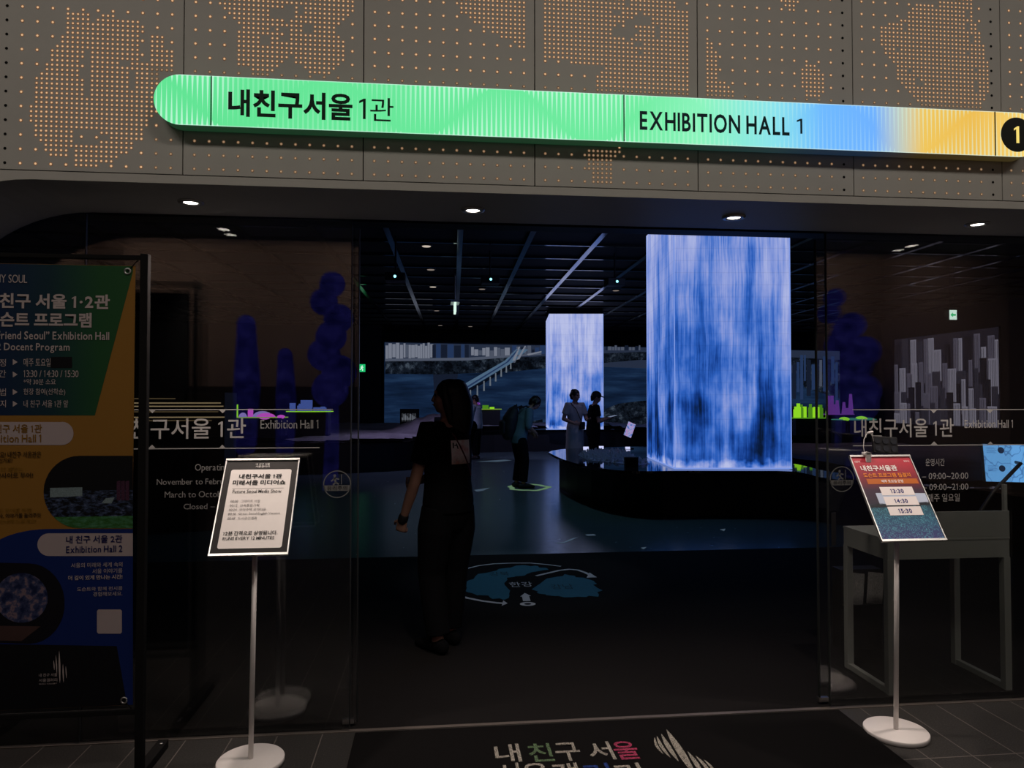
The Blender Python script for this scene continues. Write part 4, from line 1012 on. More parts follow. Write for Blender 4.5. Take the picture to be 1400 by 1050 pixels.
for (px, py, ww, hh_, lb) in ((801, 615, .10, .05, 'tiny lit caption plate on the table rim beside the pale dress'), (822, 614.5, .085, .055, 'tiny lit caption plate on the table rim below the capped man'), (858, 614, .09, .035, 'tiny lit caption plate on the table rim below the slanted tablet')):
    p = atz(px, py, TZ - 0.003)
    t = thing('caption_plate', lb, 'caption plate', p, (0, 0, -YAW), 'lit caption plates on the near table rim')
    MB().prism([(-.03, 0), (.03, 0), (.0, hh_ + .012)], -ww / 2 - .004, ww / 2 + .004, 'X').build('holder', M['black'], t)
    MB().add([(-ww / 2, -.0315, .004), (ww / 2, -.0315, .004), (ww / 2, -.006, hh_ + .008), (-ww / 2, -.006, hh_ + .008)], [(0, 1, 2, 3)]).build('lit_plate', M['platelight'], t, fix=False)
p = atz(863, 638.5, TZ - 0.003)
t = thing('speaker_box', 'small black box on the near table rim in front of the large pillar', 'speaker', p, (0, 0, -YAW))
MB().box(-.09, .09, -.05, .05, 0, .135).build('case', M['black'], t, bevel=0.006); MB().box(-.08, .08, -.054, -.05, .012, .123).build('grille', M['frame'], t)

p = atz(861, 605, 0.50); p = Vector((at(861, 600, 13.0).x, 13.0, TZ - 0.003))
t = thing('tablet_stand', 'slanted glowing tablet on a thin post at the far edge of the near table', 'tablet', p, (0, 0, -YAW))
MB().tube([(0, 0.02, 0), (0, 0.02, 0.30)], 0.014, 8, cap='none').build('post', M['black'], t, True)
MB().lathe([(0.08, 0), (0.08, 0.012), (0.014, 0.016)], c=(0, .02, 0)).build('foot', M['black'], t, True)
hd = bpy.data.objects.new('tablet', None); COL.objects.link(hd); hd.parent = t; hd.location = (0.0, 0, 0.355); hd.rotation_euler = (R(-22), R(24), 0); hd.scale = (.72, 1, .95)
MB().box(-.11, .11, 0.002, .02, -.16, .16).build('housing', M['black'], hd, bevel=0.004)
b = NT('tablet_light'); o = b.obj(); n = b.noise(o, 14, 3, .6)
M['tablet'] = b.emit(b.ramp(n, [(.38, S(70, 100, 190)), (.5, S(170, 180, 225)), (.58, S(190, 120, 200)), (.68, S(120, 190, 190))]), 0.8)
MB().flat([(-.102, -.152), (.102, -.152), (.102, .152), (-.102, .152)], 0.0, 'Y').build('lit_screen', M['tablet'], hd, fix=False)

far_pts = [(-9, 13.3), (-5.5, 14.25), (-3.2, 14.8), (-1.76, 15.15), (-.4, 15.7), (.1, 17.0), (.4, 19.2), (1.1, 20.55), (2.6, 20.75), (6, 20.75), (10, 20.4), (13.3, 19.5), (13.9, 22), (13.5, 25.3), (5, 25.3), (-1.7, 25.0), (-9, 24.6)]
far_pts = smooth_poly(far_pts, 2)
ftab = thing('display_table', 'long dark display table with pale relief landscape under the rear river screen', 'display table', (0, 20, 0))
locf = lambda P_: [(x, y - 20) for x, y in P_]
MB().prism(locf(far_pts), 0.0, 0.60, 'Z').build('body', M['ledcase'], ftab)
MB().prism(locf(offset(far_pts, 0.10)), 0.602, 0.635, 'Z').build('glass_rim', M['gloss'], ftab)
b = NT('lilac_relief'); o = b.obj(); n = b.noise(o, 2.4, 6, .65)
M['relief_far'] = b.pbr(b.mix(n, (0.10, 0.09, 0.11, 1), (0.46, 0.42, 0.46, 1)), 0.85, 0, .15)
pa2 = Vector((A2.x, A2.y))
def hfar(x, y, hh):
    mt = at(590, 575, 19.2)
    d = math.hypot((x - mt.x) / 1.15, (y + 20 - 19.2) / 1.6)
    return hh + max(0, 0.58 * (1 - d)) * (0.8 + 0.5 * noise.noise(Vector((x * 3, y * 3, 1))))
relief(locf(offset(far_pts, -0.30)), 0.636, 0.12, 0.16, 5.0, ok=lambda x, y: not any(math.hypot(x - mx, (y + 20 - my)) < .8 for mx, my in ((-5.05, 15.9), (-3.7, 16.6))) and not (A2.x - .3 < x < A2.x + 2.3 and A2.y - 20 - .25 < y < A2.y - 20 + 2.3), hf=hfar).build('relief_ground', M['relief_far'], ftab, True)

# ------------------------------------------------------------------ building models, projected light put into their glowing colours
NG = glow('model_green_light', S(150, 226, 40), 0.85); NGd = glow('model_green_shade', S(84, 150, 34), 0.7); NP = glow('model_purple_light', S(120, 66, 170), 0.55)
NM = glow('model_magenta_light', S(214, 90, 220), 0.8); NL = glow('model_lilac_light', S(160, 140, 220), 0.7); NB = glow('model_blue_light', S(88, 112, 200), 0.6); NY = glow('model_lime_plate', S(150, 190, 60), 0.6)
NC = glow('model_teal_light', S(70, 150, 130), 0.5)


def model(label, Yd, ztop_px, x0, x1, items, platem, zb, plate_h=0.02, depth=0.55, ypl=None):
    """building model on a plinth: items = (px0, px1, py_top, material, shape)"""
    a = at(x0, ztop_px, Yd); c_ = at(x1, ztop_px, Yd)
    t = thing('building_model', label, 'building model', ((a.x + c_.x) / 2, Yd, zb), group='glowing building models in the hall')
    mx_ = (a.x + c_.x) / 2; hw = (c_.x - a.x) / 2; top = a.z - zb
    if top > 0.05: MB().box(-hw * .86, hw * .86, -depth * .4, depth * .4, 0, top - plate_h).build('plinth', M['ledcase'], t)
    mb = MB(); pl = [(hw * math.cos(R(k)) * (1 + .06 * math.sin(R(3 * k))), depth / 2 * math.sin(R(k))) for k in range(0, 360, 15)]
    mb.prism(pl, top - plate_h, top, 'Z'); mb.build('plate', platem, t)
    for i, (p0, p1, pt, m_, shp) in enumerate(items):
        l = at(p0, ztop_px, Yd).x - mx_; r_ = at(p1, ztop_px, Yd).x - mx_; hh = at((p0 + p1) / 2, pt, Yd).z - zb - top
        yo = -depth * .18 + depth * .30 * ((i * 5) % 4) / 4
        mb = MB()
        if shp == 'box': mb.box(l, r_, yo, yo + min(.3, (r_ - l)), top, top + hh)
        elif shp == 'step':
            mb.box(l, r_, yo, yo + min(.3, r_ - l), top, top + hh * .75); mb.box(l + (r_ - l) * .2, r_ - (r_ - l) * .15, yo + .01, yo + min(.26, (r_ - l) * .8), top + hh * .75, top + hh)
        elif shp == 'dome': mb.ball(((l + r_) / 2, yo, top), ((r_ - l) / 2, .16, hh))
        elif shp == 'spire': mb.prism([(l, top), (r_, top), ((l + r_) / 2 + (r_ - l) * .1, top + hh), ((l + r_) / 2 - (r_ - l) * .1, top + hh)], yo, yo + .1, 'Y')
        mb.build('model_building', m_, t)
    return t


model('glowing model with a slim green tower and lilac mounds seen through the glass', 15.9, 570, 312, 393, [(321, 326, 553, NG, 'box'), (328, 338, 564, NL, 'dome'), (339, 345, 559, NM, 'box'), (345, 372, 562, NL, 'dome'), (352, 378, 564.5, NM, 'dome'), (380, 390, 567, NM, 'dome')], NY, 0.64)
model('glowing model of blue blocks on a lime plate seen through the glass', 16.6, 562, 391, 455, [(397, 404, 551, NB, 'box'), (407, 416, 552, NB, 'step'), (411, 425, 547, NB, 'box'), (428, 436, 557, NB, 'box'), (437, 446, 556, NB, 'step'), (447, 452, 560, NB, 'box')], NG, 0.64)
model('glowing model with purple roof and lime plate behind the woman with long hair', 21.6, 559, 644, 686, [(646, 659, 548, NP, 'spire'), (648, 656, 551, NM, 'box'), (660, 668, 554, NGd, 'box'), (670, 676, 556.5, NG, 'box')], NY, 0.64)
gi = []
random.seed(3)
pxs = 1084
while pxs < 1128:
    ww = random.uniform(3.2, 6); gi.append((pxs, min(1129, pxs + ww), random.uniform(551, 560), random.choice((NG, NG, NGd)), random.choice(('box', 'step')))); pxs += ww + 0.7
model('glowing cluster of lime green tower blocks right of the large pillar', 16.8, 571, 1078, 1132, gi, NGd, 0.64)
pi_ = []
pxs = 1129
while pxs < 1164:
    ww = random.uniform(2.6, 5.5); pi_.append((pxs, pxs + ww, random.uniform(538, 560), NP, random.choice(('box', 'spire', 'step')))); pxs += ww + 1.2
model('dim purple cluster of model towers beside the lime green blocks', 19.6, 566, 1124, 1168, pi_, NP, 0.64)
model('low oval teal and lime model plate in front of the purple towers', 15.6, 573, 1139, 1198, [(1146, 1156, 570, NG, 'dome'), (1158, 1168, 571, NC, 'dome'), (1170, 1184, 569, NG, 'dome'), (1185, 1194, 571, NC, 'dome')], NC, 0.05)
M['boxsign'] = glow('display_box_letters', S(110, 115, 125), 0.7)
p = at(560, 580, 19.8)
t = thing('name_box', 'black sign box with pale marks on the relief landscape below the river screen', 'sign', (p.x, 19.8, 0.64))
zt_ = at(560, 559, 19.8).z - .64; hw = 0.26
MB().box(-hw, hw, -.05, .05, 0.0, zt_).build('case', M['black'], t)
mb = MB()
for i in range(9):
    u = -hw + .05 + i * .045; mb.box(u, u + .03, -.053, -.05, zt_ * .52, zt_ * (.62 + .2 * ((i * 3) % 4) / 4)); mb.box(u + .01, u + .018, -.053, -.05, zt_ * .45, zt_ * .8)
mb.build('pale_marks', M['boxsign'], t)

# ------------------------------------------------------------------ rear river screen
P0 = Vector((-1.83, 25.55, 0)); P1 = Vector((16.0, 27.35, 0)); sd = (P1 - P0).normalized(); sn = Vector((sd.y, -sd.x, 0))
def onscr(px, py, lift=0.0):
    d = ray(px, py); t = (P0 - EYE) @ sn / (d @ sn); q_ = EYE + d * t; return q_ + sn * lift
rs = thing('river_screen', 'wide rear video screen showing a dusky river with bridge and skyline', 'screen', P0)
def spoly(pts, lay, m, nm='video_area'):
    return MB().add([tuple(onscr(a, c_, 0.004 * lay) - P0) for a, c_ in pts], [tuple(range(len(pts)))]).build(nm, m, rs, fix=False)
b = NT('river_water_video'); o = b.obj(); x, y, z = b.sep(o)
n = b.noise(b.comb(b.m2('MULTIPLY', x, .28), 0.0, b.m2('MULTIPLY', z, 2.4)), 1.6, 5, .6)
M['river'] = b.emit(b.ramp(n, [(.3, S(12, 24, 44)), (.5, S(20, 38, 66)), (.7, S(34, 58, 90))]), .8)
M['sky'] = glow('dusk_sky_video', S(44, 54, 76), .7)
b = NT('far_bank_video'); o = b.obj(); n = b.noise(o, 3.2, 6, .75)
M['bank'] = b.emit(b.ramp(n, [(.42, S(6, 9, 15)), (.55, S(24, 32, 44)), (.68, S(74, 86, 100))]), .8)
M['cityA'] = glow('pale_tower_video', S(128, 134, 150), .75); M['cityB'] = glow('grey_tower_video', S(84, 92, 110), .75); M['cityC'] = glow('blue_tower_video', S(40, 60, 98), .75); M['cityD'] = glow('dark_tower_video', S(24, 32, 50), .75)
M['deck'] = glow('bridge_deck_video', S(84, 112, 140), .75); M['pier'] = glow('bridge_pier_video', S(112, 122, 134), .7); M['under'] = glow('bridge_underside_video', S(9, 14, 26), .8)
body = [tuple(onscr(a, c_) - P0) for a, c_ in ((526.5, 468), (1148, 482))]
bz = 0.62
top0 = onscr(526.5, 468).z; top1 = onscr(1148, 480).z
W_ = (onscr(1148, 500) - P0).dot(sd)
MB().add([(0, 0, bz), tuple(sd * W_ + Vector((0, 0, bz))), tuple(sd * W_ + Vector((0, 0, top1))), (0, 0, top0)], [(0, 1, 2, 3)]).build('video_area', M['river'], rs, fix=False)
MB().add([tuple(v - sn * s_) for s_ in (.01, .12) for v in (Vector((-.05, 0, bz - .05)), sd * (W_ + .05) + Vector((0, 0, bz - .05)), sd * (W_ + .05) + Vector((0, 0, top1 + .05)), Vector((-.05, 0, top0 + .05)))], [(0, 1, 2, 3), (7, 6, 5, 4), (0, 4, 5, 1), (1, 5, 6, 2), (2, 6, 7, 3), (3, 7, 4, 0)]).build('housing', M['ledcase'], rs)
spoly([(526.5, 468.2), (1148, 480.2), (1148, 512), (526.5, 492)], 1, M['sky'])
spoly([(526.5, 492), (600, 490), (720, 488), (876, 481), (1000, 484), (1148, 492), (1148, 545), (1100, 530), (1085, 500), (876, 492), (780, 500), (700, 508), (600, 512), (526.5, 511)], 3, M['bank'])
random.seed(11)
towers = {'cityA': [], 'cityB': [], 'cityC': [], 'cityD': []}
def twr(key, x0, x1, y0, y1): towers[key].append((x0, x1, y0, y1))
x = 527
while x < 590:
    w_ = random.uniform(2.5, 5); twr(random.choice(('cityA', 'cityB', 'cityA')), x, x + w_, random.uniform(468.6, 473), random.uniform(488, 492)); x += w_ + random.uniform(.2, .8)
x = 591
while x < 640:
    w_ = random.uniform(4, 9); twr(random.choice(('cityC', 'cityC', 'cityD')), x, x + w_, random.uniform(470, 474), 491); x += w_ + .6
x = 644
while x < 694:
    w_ = random.uniform(2.5, 7); twr(random.choice(('cityA', 'cityB')), x, x + w_, random.uniform(474, 480), random.uniform(485, 489)); x += w_ + .5
x = 700
while x < 742:
    w_ = random.uniform(3, 7); twr(random.choice(('cityB', 'cityD', 'cityC')), x, x + w_, random.uniform(472, 478), 484); x += w_ + 1
x = 828
while x < 876:
    w_ = random.uniform(2, 5); twr(random.choice(('cityB', 'cityD')), x, x + w_, random.uniform(472, 475), 479); x += w_ + 1
x = 1083
while x < 1146:
    w_ = random.uniform(2.5, 6); twr(random.choice(('cityC', 'cityD', 'cityC', 'cityB') if x > 1108 else ('cityD', 'cityD', 'cityC')), x, x + w_, random.uniform(484, 500), random.uniform(520, 555)); x += w_ + 1
mb = MB()
for i, (k, L_) in enumerate(towers.items()):
    for x0, x1, y0, y1 in L_: mb.add([tuple(onscr(a, c_, .016 + .002 * i) - P0) for a, c_ in ((x0, y1), (x1, y1), (x1, y0), (x0, y0))], [(0, 1, 2, 3)], i)
mb.build('skyline_picture', [M[k] for k in towers], rs, fix=False)
spoly([(526.5, 490.5), (640, 489), (740, 483), (740, 485), (640, 493), (526.5, 494)], 7, M['cityB'])
spoly([(612, 548), (700, 496), (712, 478), (706, 477), (690, 493), (600, 545)], 7, M['deck'])
spoly([(606, 545.5), (640, 527), (692, 495), (707, 478), (709, 478), (695, 495), (642, 528.5), (609, 547)], 8, M['cityC'])
spoly([(612, 548), (700, 496), (722, 478), (714, 477), (698, 492), (608, 545)], 6, M['deck'])
spoly([(614, 552), (702, 500), (703, 496), (612, 548)], 7, M['under'])
for px, py, l in ((652.5, 530, 12), (661.5, 524, 10.5), (670, 518, 9.5), (677.5, 513, 8.5), (685, 507.5, 7.5), (692, 503, 6.5), (698, 499, 5.5), (643, 536, 12)):
    spoly([(px - 1.1, py + l), (px + 1.1, py + l), (px + .8, py - 3), (px - .8, py - 3)], 8, M['pier'])
spoly([(690, 495), (706, 474), (709, 474), (712, 480), (704, 496)], 5, M['cityB'])
for pts in (((700, 493), (709, 474), (711, 474), (704, 493)), ((706, 492), (717, 473), (719, 473), (710, 491)), ((720, 484), (740, 480), (740, 482), (722, 486))): spoly(pts, 8, M['cityA'])
spoly([(826, 560), (845, 552), (876, 548), (960, 545), (1148, 560), (1148, 600), (800, 600), (800, 585)], 3, M['bank'])
spoly([(526.5, 578), (600, 583), (700, 581), (742, 573), (742, 600), (526.5, 600)], 3, M['bank'])
spoly([(592, 510), (627, 506), (622, 540), (594, 548)], 2, M['cityD'], 'tower_reflection')

# side video screen with pale apartment towers
Q0 = Vector((14.74, 21.7, 0)); Q1 = Vector((14.92, 17.6, 0)); qd = (Q1 - Q0).normalized(); qn = Vector((qd.y, -qd.x, 0))
if qn.x > 0: qn = -qn
ss = thing('apartment_screen', 'side wall video screen filled with grey apartment towers', 'screen', Q0)
def onside(u, z, lift=0): return tuple(qd * u + Vector((0, 0, z)) + qn * (lift + 0.04))
LQ = (Q1 - Q0).length
ZT, ZB = 3.45, 0.75
MB().add([onside(u, z, l) for l in (-.03, -0.002) for u, z in ((-.03, ZB - .03), (LQ + .03, ZB - .03), (LQ + .03, ZT + .03), (-.03, ZT + .03))], [(0, 1, 2, 3), (7, 6, 5, 4), (0, 4, 5, 1), (1, 5, 6, 2), (2, 6, 7, 3), (3, 7, 4, 0)]).build('housing', M['ledcase'], ss)
G = [glow('apartment_video_%s' % n_, S(*c_), .8) for n_, c_ in (('base', (30, 28, 38)), ('pale', (126, 122, 138)), ('mid', (86, 82, 98)), ('dim', (48, 46, 58)), ('dark', (12, 11, 17)))]
MB().add([onside(u, z) for u, z in ((0, ZB), (LQ, ZB), (LQ, ZT), (0, ZT))], [(0, 1, 2, 3)]).build('video_area', G[0], ss, fix=False)
mbs = [MB() for _ in range(5)]
random.seed(5)
for row in range(4):
    u = 0.0
    while u < LQ - .1:
        w_ = random.uniform(.12, .34); k = random.choice((1, 1, 2, 2, 3, 4)); zt_ = ZT - .02 - row * .62 - random.uniform(0, .5); zb_ = max(ZB + .02, zt_ - random.uniform(.7, 1.5))
        u1 = min(LQ - .01, u + w_); lf = .004 + row * .012
        if zt_ > ZB + .2:
            mbs[k].add([onside(a, c_, lf) for a, c_ in ((u, zb_), (u1, zb_), (u1, zt_), (u, zt_))], [(0, 1, 2, 3)])
            for s_ in range(int(w_ / .06)):
                uu = u + .02 + s_ * .06
                if uu + .02 < u1: mbs[4 if k < 4 else 3].add([onside(a, c_, lf + .004) for a, c_ in ((uu, zb_), (uu + .014, zb_), (uu + .014, zt_ - .04), (uu, zt_ - .04))], [(0, 1, 2, 3)])
        u = u1 + random.uniform(.0, .12)
for k in range(1, 5):
    if mbs[k].v: mbs[k].build('skyline_pattern', G[k], ss, fix=False)

# ------------------------------------------------------------------ signs, ceiling gear
EG = glow('exit_green_light', S(30, 190, 110), 1.0); EW = glow('exit_white_light', S(190, 250, 220), 1.0); EB = glow('exit_hot_light', S(225, 255, 240), 1.0)


def exitsign(label, px0, px1, py0, py1, Yd, kind):
    a = at(px0, py1, Yd); c_ = at(px1, py0, Yd); W2 = (c_.x - a.x) / 2; Hh = c_.z - a.z
    t = thing('exit_sign', label, 'exit sign', ((a.x + c_.x) / 2, Yd, a.z), group='green emergency exit signs')
    MB().box(-W2, W2, .0, .05, 0, Hh).build('case', M['black'], t)
    ground, ink = (EG, EB) if kind == 'man' else (EB, EG)
    MB().flat([(-W2, 0), (W2, 0), (W2, Hh), (-W2, Hh)], -.002, 'Y').build('lit_face', ground, t, fix=False)
    mb = MB()
    if kind == 'man':
        s = Hh * .42; z0 = Hh * .48
        mb.flat([(s * .1 + s * .17 * math.cos(R(k)), z0 + s * .72 + s * .17 * math.sin(R(k))) for k in range(0, 360, 30)], -.005, 'Y')
        for pa, pb, wd in (((.08, .5), (-.05, 0), .16), ((-.05, 0), (.3, -.35), .11), ((.3, -.35), (.2, -.8), .1), ((-.05, 0), (-.3, -.35), .11), ((-.3, -.35), (-.7, -.4), .1), ((.05, .45), (.45, .2), .09), ((.05, .45), (-.42, .3), .09)):
            d = Vector((pb[0] - pa[0], pb[1] - pa[1])).normalized(); n_ = Vector((-d.y, d.x)) * wd
            mb.flat([((pa[0] + n_.x) * s, z0 + (pa[1] + n_.y) * s), ((pa[0] - n_.x) * s, z0 + (pa[1] - n_.y) * s), ((pb[0] - n_.x) * s, z0 + (pb[1] - n_.y) * s), ((pb[0] + n_.x) * s, z0 + (pb[1] + n_.y) * s)], -.005, 'Y')
        mb.build('running_figure', ink, t, fix=False)
    else:
        z0 = Hh * .5; s = Hh * .3
        mb.flat([(-s, z0), (-s * .1, z0 + s * .9), (-s * .1, z0 + s * .3), (s, z0 + s * .3), (s, z0 - s * .3), (-s * .1, z0 - s * .3), (-s * .1, z0 - s * .9)], -.005, 'Y')
        mb.build('arrow', ink, t, fix=False)
        for xx in (-W2 * .6, W2 * .6): MB().tube([(xx, .025, Hh), (xx, .025, CZ - a.z)], .006, 6, cap='none').build('hanger_rod', M['black'], t)
    return t


exitsign('small green exit sign with running figure on the black rear wall', 490, 499.5, 498, 508.5, 25.56, 'man')
exitsign('white exit sign with green arrow hanging above the apartment towers screen', 1298, 1308, 424, 437, 13.0, 'arrow')
pz_ = at(622, 428, 15.0)
t = thing('guide_sign', 'white lit guide sign seen edge on hanging from the hall ceiling', 'sign', (pz_.x, 15.0, pz_.z))
Hh = at(622, 415, 15.0).z - pz_.z
MB().box(-.022, .022, -.25, .25, 0, Hh).build('lit_panel', EB, t); MB().box(-.09, .09, -.27, .27, Hh, Hh + .035).build('top_bar', mat('pale_bar', (.5, .5, .5, 1), .5), t)
MB().tube([(0, 0, Hh + .03), (0, 0, CZ - pz_.z)], .014, 8, cap='none').build('hanger_rod', M['steel'], t)
M['cyan'] = glow('projector_lens_light', S(150, 240, 255), 2.2)
proj = [(540, 378, 11.5, 'black projector with a cyan lens glint high above the dark rear wall'), (671, 382, 12.5, 'black projector with a cyan lens glint above the river bridge'), (843.5, 385, 12.5, 'black projector with a cyan lens glint beside the large pillar top')]
for px, py, Yd, lb in proj:
    p = at(px, py, Yd)
    t = thing('projector', lb, 'projector', (p.x, Yd, p.z), (0, 0, 0), 'ceiling projectors with cyan lens glints')
    MB().box(-.16, .16, 0.0, .32, -.06, .07).build('case', M['black'], t, bevel=.01); MB().lathe([(.045, 0), (.045, .02), (.02, .02)], seg=20).build('x', M['black'], t)
    o_ = bpy.data.objects['x']; o_.name = 'lens_barrel'; o_.rotation_euler = (R(90), 0, 0)
    MB().ball((0, -.02, 0), .022, 10, 7).build('lens', M['cyan'], t, True)
    MB().tube([(0, .16, .07), (0, .16, CZ - p.z)], .016, 8, cap='none').build('mount_pole', M['black'], t)
M['hallspot'] = glow('hall_downlight_glow', (1.0, .86, .72, 1), 0.55); M['hallspot2'] = glow('hall_downlight_glow_dim', (1.0, .82, .7, 1), 0.22)
spots = [(583, 337, 'hallspot', 'nearest of the hall ceiling downlights above the long haired woman'), (589, 369, 'hallspot2', 'second hall ceiling downlight from the entrance above the long haired woman'), (592, 392.5, 'hallspot', 'third hall ceiling downlight from the entrance above the long haired woman'), (597, 425, 'hallspot2', 'fourth hall ceiling downlight from the entrance, beside the hanging guide sign'), (602, 445, 'hallspot2', 'farthest hall ceiling downlight in the row behind the guide sign'),
         (659, 395.5, 'hallspot2', 'lone hall ceiling downlight just below the projector over the river bridge'), (643, 446.5, 'hallspot2', 'faint hall ceiling downlight above the middle of the river screen'), (842, 397.5, 'hallspot2', 'hall ceiling downlight beside the large waterfall pillar')]
for px, py, mk, lb in spots:
    p = atz(px, py, CZ - 0.048)
    t = thing('hall_downlight', lb, 'downlight', (p.x, p.y, CZ - 0.003), group='small downlights of the dark hall ceiling')
    MB().lathe([(.10, 0), (.10, -.03), (.085, -.045), (.08, -.03)], seg=24).build('housing', M['black'], t, True)
    MB().lathe([(.078, -.032), (.07, -.047), (.03, -.05)], seg=24).build('lens', M[mk], t, True)

# ------------------------------------------------------------------ floor graphics
M['fw'] = mat('floor_vinyl_white', (0.62, 0.61, 0.64, 1), .7, 0, .2, .1, 30); M['fb'] = mat('floor_vinyl_blue', (0.018, 0.13, 0.21, 1), .7, 0, .2, .15, 20); M['fi'] = mat('floor_vinyl_ink', (.006, .03, .05, 1), .7, 0, .2, .1, 20)
fc_ = atz(722, 800, 0)
fd = thing('floor_map_sticker', 'round floor sticker of a blue city map with white arrows on the black carpet', 'floor sticker', (fc_.x, fc_.y, 0.0))
def fp(px, py): p = atz(px, py, 0); return (p.x - fc_.x, p.y - fc_.y)
def jag(pts, k=6, amp=.03, seed=1):
    rnd = random.Random(seed); q_ = [Vector(fp(*p)) for p in pts]; out = []
    for i in range(len(q_)):
        a, c_ = q_[i], q_[(i + 1) % len(q_)]
        for j in range(k):
            v = a.lerp(c_, j / k)
            if j: v = v + Vector((rnd.uniform(-amp, amp), rnd.uniform(-amp, amp)))
            out.append((v.x, v.y))
    return out
MB().flat(jag([(634, 800), (650, 788), (682, 778), (712, 773), (735, 774), (750, 779), (720, 785), (693, 790), (690, 800), (696, 812), (690, 820), (670, 817), (648, 812), (636, 808)], 4, .028, 3), .0012, 'Z').build('map_half', M['fb'], fd, fix=False)
MB().flat(jag([(727, 806), (745, 793), (772, 785), (798, 790), (812, 795), (821, 806), (818, 816), (790, 816), (758, 815), (738, 812)], 4, .028, 5), .0012, 'Z').build('map_half', M['fb'], fd, fix=False)
def ribbon(pts, wd, zz=.0016, nm='route_line'):
    q_ = [Vector(fp(*p)) for p in pts]; L, Rr = [], []
    for i in range(len(q_)):
        d = (q_[min(i + 1, len(q_) - 1)] - q_[max(i - 1, 0)]).normalized(); n_ = Vector((-d.y, d.x)) * wd
        L.append(tuple(q_[i] + n_)); Rr.append(tuple(q_[i] - n_))
    mb = MB(); n = len(q_)
    mb.add([(a, c_, zz) for a, c_ in L + Rr], [(i, i + 1, n + i + 1, n + i) for i in range(n - 1)])
    return mb.build(nm, M['fw'], fd, fix=False)
ribbon([(629, 782), (640, 777), (655, 773.5), (675, 771), (700, 770), (725, 770), (748, 772), (767, 774.5)], .012)
ribbon([(733, 787.5), (748, 784), (765, 780), (778, 778.5), (790, 779.5), (800, 783), (808, 787)], .016)
ribbon([(630, 815), (640, 818), (660, 822), (680, 824.5), (688, 825)], .017)
for pts in (((802, 790), (816, 789.5), (806, 783)), ((686, 828.5), (694, 825.2), (688, 821))): MB().flat([fp(*p) for p in pts], .0017, 'Z').build('arrow_head', M['fw'], fd, fix=False)
ribbon([(720.3, 822), (718.3, 815)], .028); MB().flat([fp(*p) for p in ((711, 816), (726, 815), (717.5, 811))], .0017, 'Z').build('arrow_head', M['fw'], fd, fix=False)
c0 = fp(721.5, 826); mb = MB(); n = 28
mb.add([(c0[0] + r * math.cos(2 * math.pi * i / n), c0[1] + r * .85 * math.sin(2 * math.pi * i / n), .0018) for r in (.058, .026) for i in range(n)], [(i, (i + 1) % n, n + (i + 1) % n, n + i) for i in range(n)])
mb.build('here_ring', M['fw'], fd, fix=False)
def ftext(body, x0, x1, y0, y1, m):
    a = fp((x0 + x1) / 2 - (x1 - x0) / 2, y1); c_ = fp(x1, (y0 + y1) / 2); d = fp((x0 + x1) / 2, y0)
    return text(fd, body, m, a[0], c_[0], a[1], d[1], .0019, .0, 'XY')
ftext('한강', 698, 728, 796, 803, M['fw']); ftext('강북', 670, 696, 782, 788, M['fi']); ftext('강남', 755, 784, 799, 806, M['fi'])

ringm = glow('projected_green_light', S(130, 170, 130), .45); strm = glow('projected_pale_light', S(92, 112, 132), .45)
rg = thing('floor_light_ring', 'pale green ring of light on the floor around the backpack wearer', 'floor light', atz(723, 666.5, 0))
def rel_(px, py): p = atz(px, py, 0) - rg.location; return (p.x, p.y)
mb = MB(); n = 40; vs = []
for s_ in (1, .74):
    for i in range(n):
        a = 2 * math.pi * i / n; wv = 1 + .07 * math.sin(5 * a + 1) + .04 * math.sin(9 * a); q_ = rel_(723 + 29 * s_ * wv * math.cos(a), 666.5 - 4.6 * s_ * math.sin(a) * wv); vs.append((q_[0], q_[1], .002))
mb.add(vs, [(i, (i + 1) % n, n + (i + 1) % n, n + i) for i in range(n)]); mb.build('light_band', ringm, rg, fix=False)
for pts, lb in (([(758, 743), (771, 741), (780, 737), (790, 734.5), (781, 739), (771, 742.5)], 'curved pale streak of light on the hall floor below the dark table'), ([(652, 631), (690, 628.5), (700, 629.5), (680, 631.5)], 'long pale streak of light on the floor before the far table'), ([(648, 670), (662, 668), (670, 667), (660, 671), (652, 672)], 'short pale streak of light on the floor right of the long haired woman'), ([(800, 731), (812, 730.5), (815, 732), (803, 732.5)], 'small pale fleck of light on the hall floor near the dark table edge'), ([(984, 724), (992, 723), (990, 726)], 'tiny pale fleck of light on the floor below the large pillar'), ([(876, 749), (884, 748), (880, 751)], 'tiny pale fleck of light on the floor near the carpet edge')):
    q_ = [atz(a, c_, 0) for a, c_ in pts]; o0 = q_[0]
    so = MB().flat([(p.x - o0.x, p.y - o0.y) for p in q_], .002, 'Z').build('floor_light_streak', strm, None, fix=False); so.location = (o0.x, o0.y, 0); tag(so, lb, 'floor light', 'streaks of projected light on the hall floor')

